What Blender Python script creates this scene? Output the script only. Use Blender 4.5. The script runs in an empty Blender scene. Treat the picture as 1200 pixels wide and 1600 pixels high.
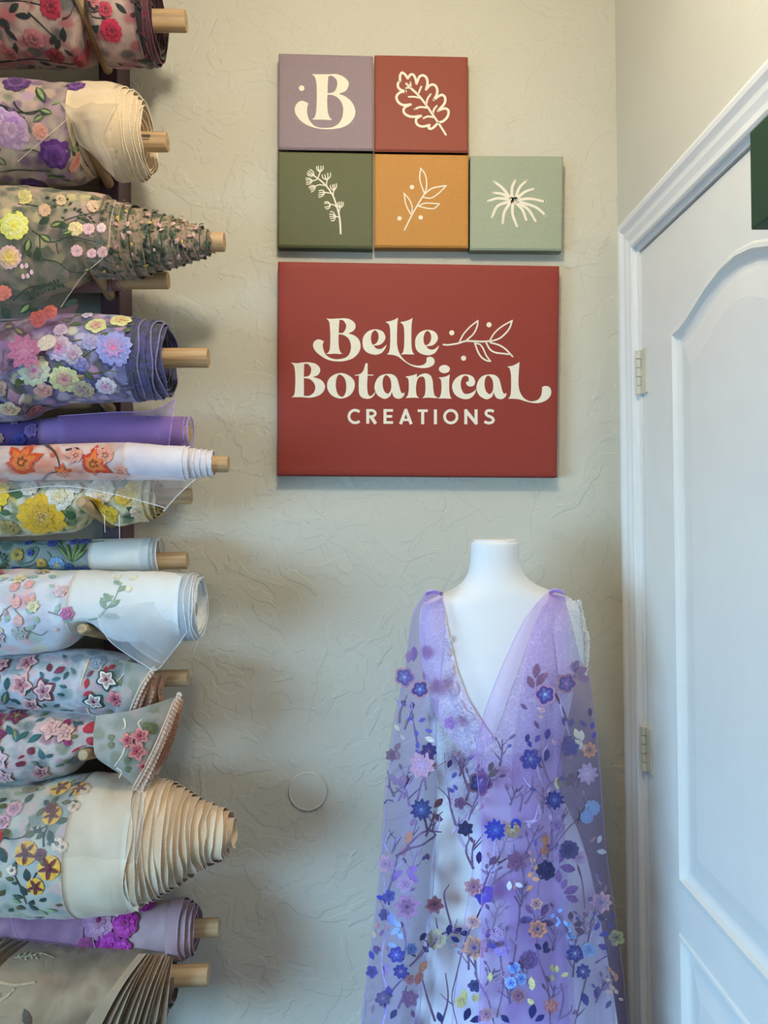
import bpy, math, random
import numpy as np
from mathutils import Vector, Matrix, noise as mnoise

# ------------------------------------------------------------------ camera, world, light, exposure
D = 1.66            # camera to back wall
CAMZ = 1.50
F = 1200.0          # focal length in pixels of the 1200 x 1600 frame
scene = bpy.context.scene
col = scene.collection
YAW, PITCH, ROLL = math.atan(38 / F), math.atan(8 / F), -0.0115
CROT = (Matrix.Rotation(-YAW, 3, 'Z') @ Matrix.Rotation(math.pi / 2 + PITCH, 3, 'X') @ Matrix.Rotation(ROLL, 3, 'Z'))
CLOC = Vector((0, -D, CAMZ))
cam_data = bpy.data.cameras.new('camera')
cam_data.sensor_fit = 'VERTICAL'
cam_data.sensor_height = 36.0
cam_data.lens = F / 1600 * 36.0
cam_data.clip_start = 0.02
cam = bpy.data.objects.new('camera', cam_data)
cam.matrix_world = Matrix.Translation(CLOC) @ CROT.to_4x4()
col.objects.link(cam)
scene.camera = cam

scene.view_settings.view_transform = 'Standard'
scene.view_settings.look = 'None'
scene.view_settings.gamma = 1.0
scene.view_settings.use_curve_mapping = False
scene.view_settings.exposure = 0.09

world = bpy.data.worlds.new('world')
scene.world = world
world.use_nodes = True
world.node_tree.nodes['Background'].inputs[0].default_value = (0.62, 0.78, 1.0, 1)
world.node_tree.nodes['Background'].inputs[1].default_value = 1.0

# daylight entering by the window in the left wall
wl = bpy.data.lights.new('window_daylight', 'AREA')
wl.shape = 'RECTANGLE'
wl.size, wl.size_y = 1.35, 1.0
wl.energy = 40
wl.color = (0.35, 0.66, 1.0)
wl.spread = math.radians(96)
wlo = bpy.data.objects.new('window_daylight', wl)
WIN_Y0, WIN_Y1, WIN_Z0, WIN_Z1 = -2.75, -1.25, 0.60, 1.75
XL = -1.95          # left wall
wlo.location = (XL - 0.30, -2.05, 1.25)
# open sky seen obliquely through the window: the light falls into the room and slightly downwards
wlo.rotation_euler = Vector((0.80, 0.52, -0.40)).to_track_quat('-Z', 'Y').to_euler()
col.objects.link(wlo)

# ceiling lamp light (its fixture is built with the room)
LAMP = Vector((0.02, -1.00, 2.60))
ll = bpy.data.lights.new('ceiling_lamp_light', 'POINT')
ll.shadow_soft_size = 0.06
ll.energy = 57
ll.color = (1.0, 0.91, 0.745)
llo = bpy.data.objects.new('ceiling_lamp_light', ll)
llo.location = LAMP
col.objects.link(llo)

# ------------------------------------------------------------------ helpers
def P(px, py, d):
    """world point seen at photo pixel (px, py) on the plane d metres in front of the back wall"""
    v = CROT @ Vector(((px - 600) / F, -(py - 800) / F, -1.0))
    t = (D - d) / v.y
    return CLOC + v * t

def scale_at(d):
    return (D - d) / F

def lin(c):
    out = []
    for x in c:
        x = x / 255.0
        out.append(x / 12.92 if x <= 0.04045 else ((x + 0.055) / 1.055) ** 2.4)
    return tuple(out) + (1.0,)

def tag(o, label=None, cat=None, group=None, kind=None):
    if label: o['label'] = label
    if cat: o['category'] = cat
    if group: o['group'] = group
    if kind: o['kind'] = kind
    return o

def empty(name, loc, label=None, cat=None, group=None):
    o = bpy.data.objects.new(name, None)
    o.empty_display_size = 0.05
    o.location = loc
    col.objects.link(o)
    return tag(o, label, cat, group)

def wloc(o):
    v = Vector(o.location)
    while o.parent:
        o = o.parent
        v = v + Vector(o.location)
    return v

def build(name, verts, faces, mats, parent=None, smooth=True, fm=None, origin=None):
    """one mesh object from world-space vertices"""
    base = wloc(parent) if parent else Vector((0, 0, 0))
    off = Vector((0, 0, 0))
    if origin is not None:
        off = Vector(origin) - base
    me = bpy.data.meshes.new(name)
    b = base + off
    me.from_pydata([(v[0] - b.x, v[1] - b.y, v[2] - b.z) for v in verts], [], faces)
    if not isinstance(mats, (list, tuple)):
        mats = [mats]
    for m in mats:
        me.materials.append(m)
    if smooth:
        me.polygons.foreach_set('use_smooth', [True] * len(me.polygons))
    if fm is not None:
        me.polygons.foreach_set('material_index', fm)
    me.update()
    o = bpy.data.objects.new(name, me)
    o.location = off
    col.objects.link(o)
    if parent:
        o.parent = parent
    return o

class MB:
    """collects shapes into one mesh"""
    def __init__(s):
        s.v, s.f, s.m = [], [], []
    def add(s, verts, faces, mi=0):
        n = len(s.v)
        s.v += [tuple(v) for v in verts]
        s.f += [tuple(i + n for i in f) for f in faces]
        s.m += [mi] * len(faces)
        return s
    def box(s, x0, x1, y0, y1, z0, z1, mi=0):
        v = [(x, y, z) for x in (x0, x1) for y in (y0, y1) for z in (z0, z1)]
        f = [(0, 1, 3, 2), (4, 6, 7, 5), (0, 4, 5, 1), (2, 3, 7, 6), (0, 2, 6, 4), (1, 5, 7, 3)]
        return s.add(v, f, mi)
    def tube(s, pts, radii, n=8, mi=0, caps=True):
        pts = [Vector(p) for p in pts]
        if not isinstance(radii, (list, tuple)):
            radii = [radii] * len(pts)
        V, Fc = [], []
        up = Vector((0.13, 0.31, 0.94))
        for i, p in enumerate(pts):
            t = (pts[min(i + 1, len(pts) - 1)] - pts[max(i - 1, 0)]).normalized()
            a = t.cross(up)
            if a.length < 1e-4:
                a = t.cross(Vector((1, 0, 0)))
            a.normalize()
            b = t.cross(a)
            for k in range(n):
                th = 2 * math.pi * k / n
                V.append(p + (a * math.cos(th) + b * math.sin(th)) * radii[i])
        for i in range(len(pts) - 1):
            for k in range(n):
                k2 = (k + 1) % n
                Fc.append((i * n + k, i * n + k2, (i + 1) * n + k2, (i + 1) * n + k))
        if caps:
            Fc.append(tuple(range(n)))
            Fc.append(tuple((len(pts) - 1) * n + k for k in reversed(range(n))))
        return s.add(V, Fc, mi)
    def build(s, name, mats, parent=None, smooth=False, origin=None):
        return build(name, s.v, s.f, mats, parent, smooth, s.m, origin)

def bevel(o, w=0.002, seg=2, angle=40):
    m = o.modifiers.new('bevel', 'BEVEL')
    m.width = w
    m.segments = seg
    m.limit_method = 'ANGLE'
    m.angle_limit = math.radians(angle)
    return o

def catmull(pts, n=8, closed=False):
    """smooth a polyline (tuples of any dimension)"""
    pts = [np.array(p, float) for p in pts]
    m = len(pts)
    if m < 3 and not closed:
        return [tuple(pts[0] + (pts[-1] - pts[0]) * t) for t in np.linspace(0, 1, n + 1)]
    out = []
    rng = m if closed else m - 1
    for i in range(rng):
        p1, p2 = pts[i], pts[(i + 1) % m]
        p0 = pts[(i - 1) % m] if (closed or i > 0) else 2 * p1 - p2
        p3 = pts[(i + 2) % m] if (closed or i + 2 < m) else 2 * p2 - p1
        for k in range(n):
            t = k / n
            out.append(tuple(0.5 * ((2 * p1) + (-p0 + p2) * t + (2 * p0 - 5 * p1 + 4 * p2 - p3) * t * t + (-p0 + 3 * p1 - 3 * p2 + p3) * t ** 3)))
    if not closed:
        out.append(tuple(pts[-1]))
    return out

# ------------------------------------------------------------------ materials
_M = {}
def nodes_of(name):
    m = bpy.data.materials.new(name)
    m.use_nodes = True
    nt = m.node_tree
    return m, nt, nt.nodes['Principled BSDF'], nt.nodes['Material Output']

def N(nt, typ, **kw):
    n = nt.nodes.new(typ)
    for k, v in kw.items():
        if k in n.inputs:
            n.inputs[k].default_value = v
        else:
            setattr(n, k, v)
    return n

def ramp(nt, stops):
    r = nt.nodes.new('ShaderNodeValToRGB')
    e = r.color_ramp.elements
    while len(e) < len(stops):
        e.new(0.5)
    for el, (p, c) in zip(e, stops):
        el.position = p
        el.color = c if len(c) == 4 else tuple(c) + (1,)
    return r

def obj_coord(nt, scale=(1, 1, 1)):
    tc = nt.nodes.new('ShaderNodeTexCoord')
    mp = nt.nodes.new('ShaderNodeMapping')
    mp.inputs['Scale'].default_value = scale
    nt.links.new(tc.outputs['Object'], mp.inputs['Vector'])
    return mp.outputs['Vector']

def plain(name, c, rough=0.5, var=0.06, nscale=40, bump=0.0, bscale=400, spec=0.5, sheen=0.0, metallic=0.0, stretch=(1, 1, 1)):
    """base colour with slight mottling and fine relief"""
    key = (name, c, rough, var, nscale, bump, bscale, sheen)
    if key in _M:
        return _M[key]
    m, nt, b, out = nodes_of(name)
    co = obj_coord(nt, stretch)
    nz = N(nt, 'ShaderNodeTexNoise', Scale=nscale, Detail=4.0)
    nt.links.new(co, nz.inputs['Vector'])
    L = lin(c)
    r = ramp(nt, [(0.3, tuple(x * (1 - var) for x in L[:3])), (0.7, tuple(min(1, x * (1 + var)) for x in L[:3]))])
    nt.links.new(nz.outputs['Fac'], r.inputs['Fac'])
    nt.links.new(r.outputs['Color'], b.inputs['Base Color'])
    b.inputs['Roughness'].default_value = rough
    b.inputs['Specular IOR Level'].default_value = spec
    b.inputs['Metallic'].default_value = metallic
    if sheen:
        b.inputs['Sheen Weight'].default_value = sheen
    if bump:
        n2 = N(nt, 'ShaderNodeTexNoise', Scale=bscale, Detail=3.0)
        nt.links.new(co, n2.inputs['Vector'])
        bp = N(nt, 'ShaderNodeBump', Strength=bump, Distance=0.001)
        nt.links.new(n2.outputs['Fac'], bp.inputs['Height'])
        nt.links.new(bp.outputs['Normal'], b.inputs['Normal'])
    _M[key] = m
    return m

def thread(c, rough=0.55):
    return plain('embroidery_thread', tuple(int(x) for x in c), rough, 0.22, 260, 0.5, 900, 0.4, 0.2)

def sheer(name, c, alpha, var=0.04, nscale=9, stretch=(1, 1, 1), trans=0.4, gloss=0.0):
    """see-through tulle or organza: part of the light passes straight, the rest scatters in the threads"""
    key = ('sheer', name, c, alpha)
    if key in _M:
        return _M[key]
    m, nt, b, out = nodes_of(name)
    nt.nodes.remove(b)
    co = obj_coord(nt, stretch)
    nz = N(nt, 'ShaderNodeTexNoise', Scale=nscale, Detail=5.0)
    nt.links.new(co, nz.inputs['Vector'])
    mr = N(nt, 'ShaderNodeMapRange')
    mr.inputs['From Min'].default_value = 0.3
    mr.inputs['From Max'].default_value = 0.7
    mr.inputs['To Min'].default_value = max(0, alpha - var)
    mr.inputs['To Max'].default_value = min(1, alpha + var)
    nt.links.new(nz.outputs['Fac'], mr.inputs['Value'])
    L = lin(c)
    df = N(nt, 'ShaderNodeBsdfDiffuse'); df.inputs['Color'].default_value = L
    tl = N(nt, 'ShaderNodeBsdfTranslucent'); tl.inputs['Color'].default_value = L
    mx = N(nt, 'ShaderNodeMixShader'); mx.inputs[0].default_value = trans
    nt.links.new(df.outputs[0], mx.inputs[1]); nt.links.new(tl.outputs[0], mx.inputs[2])
    last = mx
    if gloss:
        gl = N(nt, 'ShaderNodeBsdfGlossy'); gl.inputs['Roughness'].default_value = 0.45
        gl.inputs['Color'].default_value = (1, 1, 1, 1)
        m3 = N(nt, 'ShaderNodeMixShader'); m3.inputs[0].default_value = gloss
        nt.links.new(mx.outputs[0], m3.inputs[1]); nt.links.new(gl.outputs[0], m3.inputs[2])
        last = m3
    tr = N(nt, 'ShaderNodeBsdfTransparent')
    m2 = N(nt, 'ShaderNodeMixShader')
    nt.links.new(mr.outputs['Result'], m2.inputs[0])
    nt.links.new(tr.outputs[0], m2.inputs[1]); nt.links.new(last.outputs[0], m2.inputs[2])
    nt.links.new(m2.outputs[0], out.inputs['Surface'])
    _M[key] = m
    return m

def blotch(name, cols, nscale=14, stretch=(1, 1, 1), rough=0.7, bump=0.35, seed=0.0, bscale=22, bstretch=(1, 1, 1), sheen=0.2, ghost=None, gscale=42, gmix=0.5):
    """cloth seen through several wound layers: soft patches of several colours"""
    m, nt, b, out = nodes_of(name)
    tc = nt.nodes.new('ShaderNodeTexCoord')
    mp = nt.nodes.new('ShaderNodeMapping')
    mp.inputs['Scale'].default_value = stretch
    mp.inputs['Location'].default_value = (seed, seed * 1.7, seed * 0.6)
    nt.links.new(tc.outputs['Object'], mp.inputs['Vector'])
    nz = N(nt, 'ShaderNodeTexNoise', Scale=nscale, Detail=2.5, Distortion=0.6)
    nt.links.new(mp.outputs['Vector'], nz.inputs['Vector'])
    k = len(cols)
    r = ramp(nt, [(0.30 + 0.40 * i / max(1, k - 1), lin(c)[:3]) for i, c in enumerate(cols)])
    nt.links.new(nz.outputs['Fac'], r.inputs['Fac'])
    colout = r.outputs['Color']
    if ghost:      # embroidery of the windings underneath, showing faintly through
        wn = N(nt, 'ShaderNodeTexNoise', Scale=gscale * 1.3, Detail=2.0)
        nt.links.new(mp.outputs['Vector'], wn.inputs['Vector'])
        ad = N(nt, 'ShaderNodeVectorMath', operation='MULTIPLY_ADD')
        nt.links.new(wn.outputs['Color'], ad.inputs[0]); ad.inputs[1].default_value = (0.45 / gscale,) * 3
        nt.links.new(mp.outputs['Vector'], ad.inputs[2])
        vo = N(nt, 'ShaderNodeTexVoronoi', feature='F1', Scale=gscale)
        nt.links.new(ad.outputs[0], vo.inputs['Vector'])
        gm = ramp(nt, [(0.34, (min(1, gmix * 1.5),) * 3), (0.62, (0, 0, 0))])
        nt.links.new(vo.outputs['Distance'], gm.inputs['Fac'])
        sp = N(nt, 'ShaderNodeSeparateColor')
        nt.links.new(vo.outputs['Color'], sp.inputs['Color'])
        gr = ramp(nt, [((i + 0.5) / len(ghost), lin(c)[:3]) for i, c in enumerate(ghost)])
        gr.color_ramp.interpolation = 'CONSTANT'
        nt.links.new(sp.outputs[0], gr.inputs['Fac'])
        mx = N(nt, 'ShaderNodeMix'); mx.data_type = 'RGBA'
        nt.links.new(gm.outputs['Color'], mx.inputs[0])
        nt.links.new(colout, mx.inputs[6]); nt.links.new(gr.outputs['Color'], mx.inputs[7])
        colout = mx.outputs[2]
    nt.links.new(colout, b.inputs['Base Color'])
    b.inputs['Roughness'].default_value = rough
    b.inputs['Sheen Weight'].default_value = sheen
    mp2 = nt.nodes.new('ShaderNodeMapping')
    mp2.inputs['Scale'].default_value = bstretch
    nt.links.new(tc.outputs['Object'], mp2.inputs['Vector'])
    n2 = N(nt, 'ShaderNodeTexNoise', Scale=bscale, Detail=5.0, Distortion=0.8)
    nt.links.new(mp2.outputs['Vector'], n2.inputs['Vector'])
    bp = N(nt, 'ShaderNodeBump', Strength=bump, Distance=0.01)
    nt.links.new(n2.outputs['Fac'], bp.inputs['Height'])
    nt.links.new(bp.outputs['Normal'], b.inputs['Normal'])
    return m

def wall_paint(name, c, relief=1.0):
    """hand-trowelled wall texture: low patches with thin raised, curling ridges"""
    m, nt, b, out = nodes_of(name)
    co = obj_coord(nt)
    L = lin(c)
    big = N(nt, 'ShaderNodeTexNoise', Scale=3.0, Detail=3.0)
    nt.links.new(co, big.inputs['Vector'])
    r = ramp(nt, [(0.3, tuple(x * 0.96 for x in L[:3])), (0.7, L[:3])])
    nt.links.new(big.outputs['Fac'], r.inputs['Fac'])
    nt.links.new(r.outputs['Color'], b.inputs['Base Color'])
    b.inputs['Roughness'].default_value = 0.62
    b.inputs['Specular IOR Level'].default_value = 0.3
    # thin overlapping trowel patches: soft-edged plateaus whose rims catch the light
    def plate(scale, off, lo, hi, dist):
        mp = nt.nodes.new('ShaderNodeMapping')
        mp.inputs['Location'].default_value = (off, off * 0.7, off * 1.3)
        nt.links.new(co, mp.inputs['Vector'])
        nz = N(nt, 'ShaderNodeTexNoise', Scale=scale, Detail=2.2, Distortion=dist)
        nt.links.new(mp.outputs['Vector'], nz.inputs['Vector'])
        rp = ramp(nt, [(lo, (0, 0, 0)), (hi, (1, 1, 1))])
        rp.color_ramp.interpolation = 'EASE'
        nt.links.new(nz.outputs['Fac'], rp.inputs['Fac'])
        return rp.outputs['Color']
    A = plate(9.0, 0.0, 0.555, 0.575, 1.2)
    B = plate(12.0, 5.3, 0.565, 0.585, 1.6)
    C = plate(6.5, 9.1, 0.56, 0.572, 0.9)
    def msum(x, y, k):
        q = N(nt, 'ShaderNodeMath', operation='MULTIPLY_ADD')
        nt.links.new(x, q.inputs[0]); q.inputs[1].default_value = k
        if y is not None: nt.links.new(y, q.inputs[2])
        else: q.inputs[2].default_value = 0
        return q.outputs[0]
    fine = N(nt, 'ShaderNodeTexNoise', Scale=70.0, Detail=5.0)
    nt.links.new(co, fine.inputs['Vector'])
    h = msum(fine.outputs['Fac'], None, 0.5)
    h = msum(A, h, 0.8); h = msum(B, h, 0.6); h = msum(C, h, 0.6)
    bp = N(nt, 'ShaderNodeBump', Strength=0.55 * relief, Distance=0.0016)
    nt.links.new(h, bp.inputs['Height'])
    nt.links.new(bp.outputs['Normal'], b.inputs['Normal'])
    return m

def wood(name, c1, c2, axis='x', scale=1.0):
    key = (name, c1, c2, axis)
    if key in _M:
        return _M[key]
    m, nt, b, out = nodes_of(name)
    s = {'x': (2, 60, 60), 'y': (60, 2, 60), 'z': (60, 60, 2)}[axis]
    co = obj_coord(nt, tuple(k * scale for k in s))
    nz = N(nt, 'ShaderNodeTexNoise', Scale=2.2, Detail=4.0, Distortion=0.4)
    nt.links.new(co, nz.inputs['Vector'])
    r = ramp(nt, [(0.32, lin(c2)[:3]), (0.5, lin(c1)[:3]), (0.68, tuple(min(1, x * 1.12) for x in lin(c1)[:3]))])
    nt.links.new(nz.outputs['Fac'], r.inputs['Fac'])
    nt.links.new(r.outputs['Color'], b.inputs['Base Color'])
    b.inputs['Roughness'].default_value = 0.55
    bp = N(nt, 'ShaderNodeBump', Strength=0.25, Distance=0.001)
    nt.links.new(nz.outputs['Fac'], bp.inputs['Height'])
    nt.links.new(bp.outputs['Normal'], b.inputs['Normal'])
    _M[key] = m
    return m

def canvas_mat(name, c):
    m, nt, b, out = nodes_of(name)
    co = obj_coord(nt)
    L = lin(c)
    nz = N(nt, 'ShaderNodeTexNoise', Scale=420.0, Detail=2.0)
    nt.links.new(co, nz.inputs['Vector'])
    r = ramp(nt, [(0.3, tuple(x * 0.90 for x in L[:3])), (0.7, tuple(x * 1.07 for x in L[:3]))])
    nt.links.new(nz.outputs['Fac'], r.inputs['Fac'])
    nt.links.new(r.outputs['Color'], b.inputs['Base Color'])
    b.inputs['Roughness'].default_value = 0.6
    b.inputs['Specular IOR Level'].default_value = 0.35
    bp = N(nt, 'ShaderNodeBump', Strength=0.25, Distance=0.0006)
    nt.links.new(nz.outputs['Fac'], bp.inputs['Height'])
    nt.links.new(bp.outputs['Normal'], b.inputs['Normal'])
    return m

# ------------------------------------------------------------------ the room
XR = 0.572          # right wall plane
YF = -5.2           # wall behind the camera
ZC = 2.75
WALL = (206, 201, 184)
M_wall = wall_paint('wall_paint', WALL)
M_wall_r = wall_paint('wall_paint_side', (208, 203, 186), 0.35)
M_ceil = plain('ceiling_paint', (226, 222, 210), 0.8, 0.03, 6)
M_floor = wood('floor_wood', (104, 88, 74), (82, 68, 56), 'x', 0.25)
M_white = plain('white_trim_paint', (232, 230, 224), 0.38, 0.02, 12)
M_door = plain('door_paint', (226, 222, 212), 0.42, 0.02, 14, 0.25, 260)
M_hinge = plain('painted_hinge', (204, 197, 174), 0.4, 0.03, 30)

def struct(o):
    o['kind'] = 'structure'
    return o

struct(MB().box(XL - 0.12, XR + 0.14, YF - 0.12, 0.12, -0.08, 0.0).build('floor', M_floor))
struct(MB().box(XL - 0.12, XR + 0.14, YF - 0.12, 0.12, ZC, ZC + 0.08).build('ceiling', M_ceil))
struct(MB().box(XL - 0.12, XR + 0.14, 0.0, 0.12, 0.0, ZC).build('wall_back', M_wall))
struct(MB().box(XL - 0.12, XR + 0.14, YF - 0.12, YF, 0.0, ZC).build('wall_front', M_wall_r))
# left wall with a window opening
w = MB()
w.box(XL - 0.12, XL, YF, WIN_Y0, 0, ZC)
w.box(XL - 0.12, XL, WIN_Y1, 0.0, 0, ZC)
w.box(XL - 0.12, XL, WIN_Y0, WIN_Y1, 0, WIN_Z0)
w.box(XL - 0.12, XL, WIN_Y0, WIN_Y1, WIN_Z1, ZC)
struct(w.build('wall_left', M_wall_r))
win = struct(empty('window_1', (XL, (WIN_Y0 + WIN_Y1) / 2, WIN_Z0)))
w = MB()
for a, b_ in ((WIN_Y0, WIN_Y0 + 0.04), (WIN_Y1 - 0.04, WIN_Y1)):
    w.box(XL - 0.06, XL - 0.02, a, b_, WIN_Z0, WIN_Z1)
for a, b_ in ((WIN_Z0, WIN_Z0 + 0.04), (WIN_Z1 - 0.04, WIN_Z1)):
    w.box(XL - 0.06, XL - 0.02, WIN_Y0 + 0.04, WIN_Y1 - 0.04, a, b_)
w.build('window_frame', M_white, win)
MB().box(XL - 0.03, XL + 0.06, WIN_Y0 - 0.04, WIN_Y1 + 0.04, WIN_Z0 - 0.03, WIN_Z0).build('window_sill', M_white, win)

# right wall: opening for the door
DZ = 2.030          # door top
DY0, DY1 = -0.128, -0.900     # hinge edge / lock edge of the slab
JY0, JY1 = DY0 + 0.004, DY1 - 0.004
w = MB()
w.box(XR, XR + 0.12, JY0 + 0.02, 0.0, 0, ZC)
w.box(XR, XR + 0.12, JY1 - 0.02, JY0 + 0.02, DZ + 0.024, ZC)
w.box(XR, XR + 0.12, YF, JY1 - 0.02, 0, ZC)
struct(w.build('wall_right', M_wall_r))
w = MB()   # jamb lining, stands a little proud towards the door
w.box(XR - 0.001, XR + 0.12, JY0, JY0 + 0.02, 0, DZ + 0.024)
w.box(XR - 0.001, XR + 0.12, JY1 - 0.02, JY1, 0, DZ + 0.024)
w.box(XR - 0.001, XR + 0.12, JY1, JY0, DZ + 0.004, DZ + 0.024)
w.box(XR + 0.045, XR + 0.06, JY0 - 0.012, JY0, 0, DZ + 0.004)
w.box(XR + 0.045, XR + 0.06, JY1, JY1 + 0.012, 0, DZ + 0.004)
jamb = struct(w.build('trim_1', M_white))

# moulded casing: profile (distance from the opening, thickness)
prof = [(0.0, 0.0), (0.0, 0.010), (0.004, 0.0125), (0.010, 0.0125), (0.0135, 0.009), (0.018, 0.0095), (0.030, 0.0135),
        (0.036, 0.0140), (0.0385, 0.0115), (0.042, 0.0125), (0.052, 0.0180), (0.060, 0.0190), (0.0655, 0.0175), (0.068, 0.013), (0.068, 0.0)]
yin, yin2, zin = JY0 + 0.012, JY1 - 0.012, DZ + 0.014
path = [((yin, 0.0), (1, 0)), ((yin, zin), (1, 1)), ((yin2, zin), (-1, 1)), ((yin2, 0.0), (-1, 0))]
V, Fc = [], []
for (y, z), (oy, oz) in path:
    for (u, t) in prof:
        V.append((XR - t, y + oy * u, z + oz * u))
n = len(prof)
for i in range(3):
    for k in range(n - 1):
        Fc.append((i * n + k, i * n + k + 1, (i + 1) * n + k + 1, (i + 1) * n + k))
struct(build('trim_2', V, Fc, M_white, None, False))

# door slab with two moulded panels
door = struct(empty('door_1', (XR + 0.004, DY0, 0.006)))
FX = XR + 0.004       # face of the door
def arch_z(y):        # cathedral top of the upper panel
    pts = [(-0.268, 1.836), (-0.300, 1.839), (-0.335, 1.850), (-0.375, 1.866), (-0.41, 1.880), (-0.464, 1.895), (-0.515, 1.900)]
    yy = y if y > -0.515 else -1.03 - y
    return float(np.interp(-yy, [-p[0] for p in pts], [p[1] for p in pts]))
PY0, PY1 = -0.268, -0.762
def loop_up(ins):
    L = []
    a, b_ = PY0 - ins, PY1 + ins
    nn = 28
    for i in range(nn + 1):
        y = a + (b_ - a) * i / nn
        ysrc = PY0 + (PY1 - PY0) * i / nn
        L.append((y, arch_z(ysrc) - ins))
    L.append((b_, 0.826 + ins)); L.append((a, 0.826 + ins))
    return L
def loop_lo(ins):
    return [(PY0 - ins, 0.735 - ins), (PY1 + ins, 0.735 - ins), (PY1 + ins, 0.24 + ins), (PY0 - ins, 0.24 + ins)]
steps = [(0.0, 0.0), (0.004, -0.003), (0.010, -0.0035), (0.014, 0.004), (0.022, 0.0075), (0.028, 0.0085), (0.033, 0.0080), (0.040, 0.0065), (0.075, 0.0015)]
def panel(loopf, name):
    V, Fc = [], []
    nl = len(loopf(0))
    for ins, dep in steps:
        for (y, z) in loopf(ins):
            V.append((FX + dep, y, z))
    for i in range(len(steps) - 1):
        for k in range(nl):
            k2 = (k + 1) % nl
            Fc.append((i * nl + k, i * nl + k2, (i + 1) * nl + k2, (i + 1) * nl + k))
    Fc.append(tuple((len(steps) - 1) * nl + k for k in range(nl)))
    return build(name, V, Fc, M_door, door, False)
panel(loop_up, 'panel'); panel(loop_lo, 'panel')
# stiles and rails around the panels (front skin) and the slab behind it
w = MB()
up = loop_up(0)
def quad(y0, z0, y1, z1):
    w.add([(FX, y0, z0), (FX, y1, z0), (FX, y1, z1), (FX, y0, z1)], [(0, 1, 2, 3)])
quad(DY0, 0.006, PY0, DZ); quad(PY1, 0.006, DY1, DZ)
quad(PY0, 0.006, PY1, 0.24); quad(PY0, 0.735, PY1, 0.826)
for i in range(28):
    (ya, za), (yb, zb) = up[i], up[i + 1]
    w.add([(FX, ya, za), (FX, yb, zb), (FX, yb, DZ), (FX, ya, DZ)], [(0, 1, 2, 3)])
# edges and back
w.add([(FX, DY0, 0.006), (FX + 0.035, DY0, 0.006), (FX + 0.035, DY0, DZ), (FX, DY0, DZ)], [(0, 1, 2, 3)])
w.add([(FX, DY1, 0.006), (FX + 0.035, DY1, 0.006), (FX + 0.035, DY1, DZ), (FX, DY1, DZ)], [(0, 1, 2, 3)])
w.add([(FX, DY0, DZ), (FX + 0.035, DY0, DZ), (FX + 0.035, DY1, DZ), (FX, DY1, DZ)], [(0, 1, 2, 3)])
w.add([(FX, DY0, 0.006), (FX + 0.035, DY0, 0.006), (FX + 0.035, DY1, 0.006), (FX, DY1, 0.006)], [(0, 1, 2, 3)])
w.add([(FX + 0.035, DY0, 0.006), (FX + 0.035, DY1, 0.006), (FX + 0.035, DY1, DZ), (FX + 0.035, DY0, DZ)], [(0, 1, 2, 3)])
w.build('slab', M_door, door)
for zc in (1.787, 1.027, 0.27):      # hinges: barrel of five knuckles and the leaves
    h = MB()
    yb = (JY0 + DY0) / 2
    h.box(FX - 0.0045, FX + 0.002, yb - 0.026, yb - 0.002, zc - 0.045, zc + 0.045)
    leaf = bevel(h.build('hinge', M_hinge, door), 0.001)
    for k in range(5):
        z0 = zc - 0.045 + k * 0.018
        kn = MB()
        r = 0.0068 if k % 2 == 0 else 0.0060
        kn.tube([(FX - 0.0065, yb + 0.004, z0 + 0.0006), (FX - 0.0065, yb + 0.004, z0 + 0.0174)], r, 14)
        kn.build('knuckle', M_hinge, leaf, True).modifiers.new('e', 'EDGE_SPLIT')
kb = MB()   # lock-side knob, outside the picture
kb.tube([(FX + 0.002, DY1 + 0.06, 0.95), (FX - 0.02, DY1 + 0.06, 0.95), (FX - 0.035, DY1 + 0.06, 0.95), (FX - 0.055, DY1 + 0.06, 0.95), (FX - 0.065, DY1 + 0.06, 0.95)], [0.03, 0.011, 0.012, 0.027, 0.018], 20)
kb.build('door_knob', plain('satin_nickel', (170, 168, 162), 0.3, 0.02, 20, metallic=0.9), door, True)

# ceiling lamp fixture: rose, short stem and a round frosted bulb
lamp = empty('ceiling_lamp', (LAMP.x, LAMP.y, ZC), 'round warm bulb on a short ceiling mount', 'lamp')
MB().tube([(LAMP.x, LAMP.y, ZC), (LAMP.x, LAMP.y, ZC - 0.02), (LAMP.x, LAMP.y, ZC - 0.028)], [0.06, 0.058, 0.03], 32).build('base', M_white, lamp, True)
MB().tube([(LAMP.x, LAMP.y, ZC - 0.02), (LAMP.x, LAMP.y, LAMP.z + 0.04)], 0.016, 16).build('socket', M_white, lamp, True)
dm, dnt, dbs, dout = nodes_of('lit_bulb')
dbs.inputs['Emission Color'].default_value = (1.0, 0.87, 0.64, 1)
dbs.inputs['Emission Strength'].default_value = 3.0
MB().tube([(LAMP.x, LAMP.y, LAMP.z + 0.045 * math.cos(a)) for a in np.linspace(0.2, 2.95, 12)], [0.045 * math.sin(a) for a in np.linspace(0.2, 2.95, 12)], 24).build('bulb', dm, lamp, True)

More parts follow.
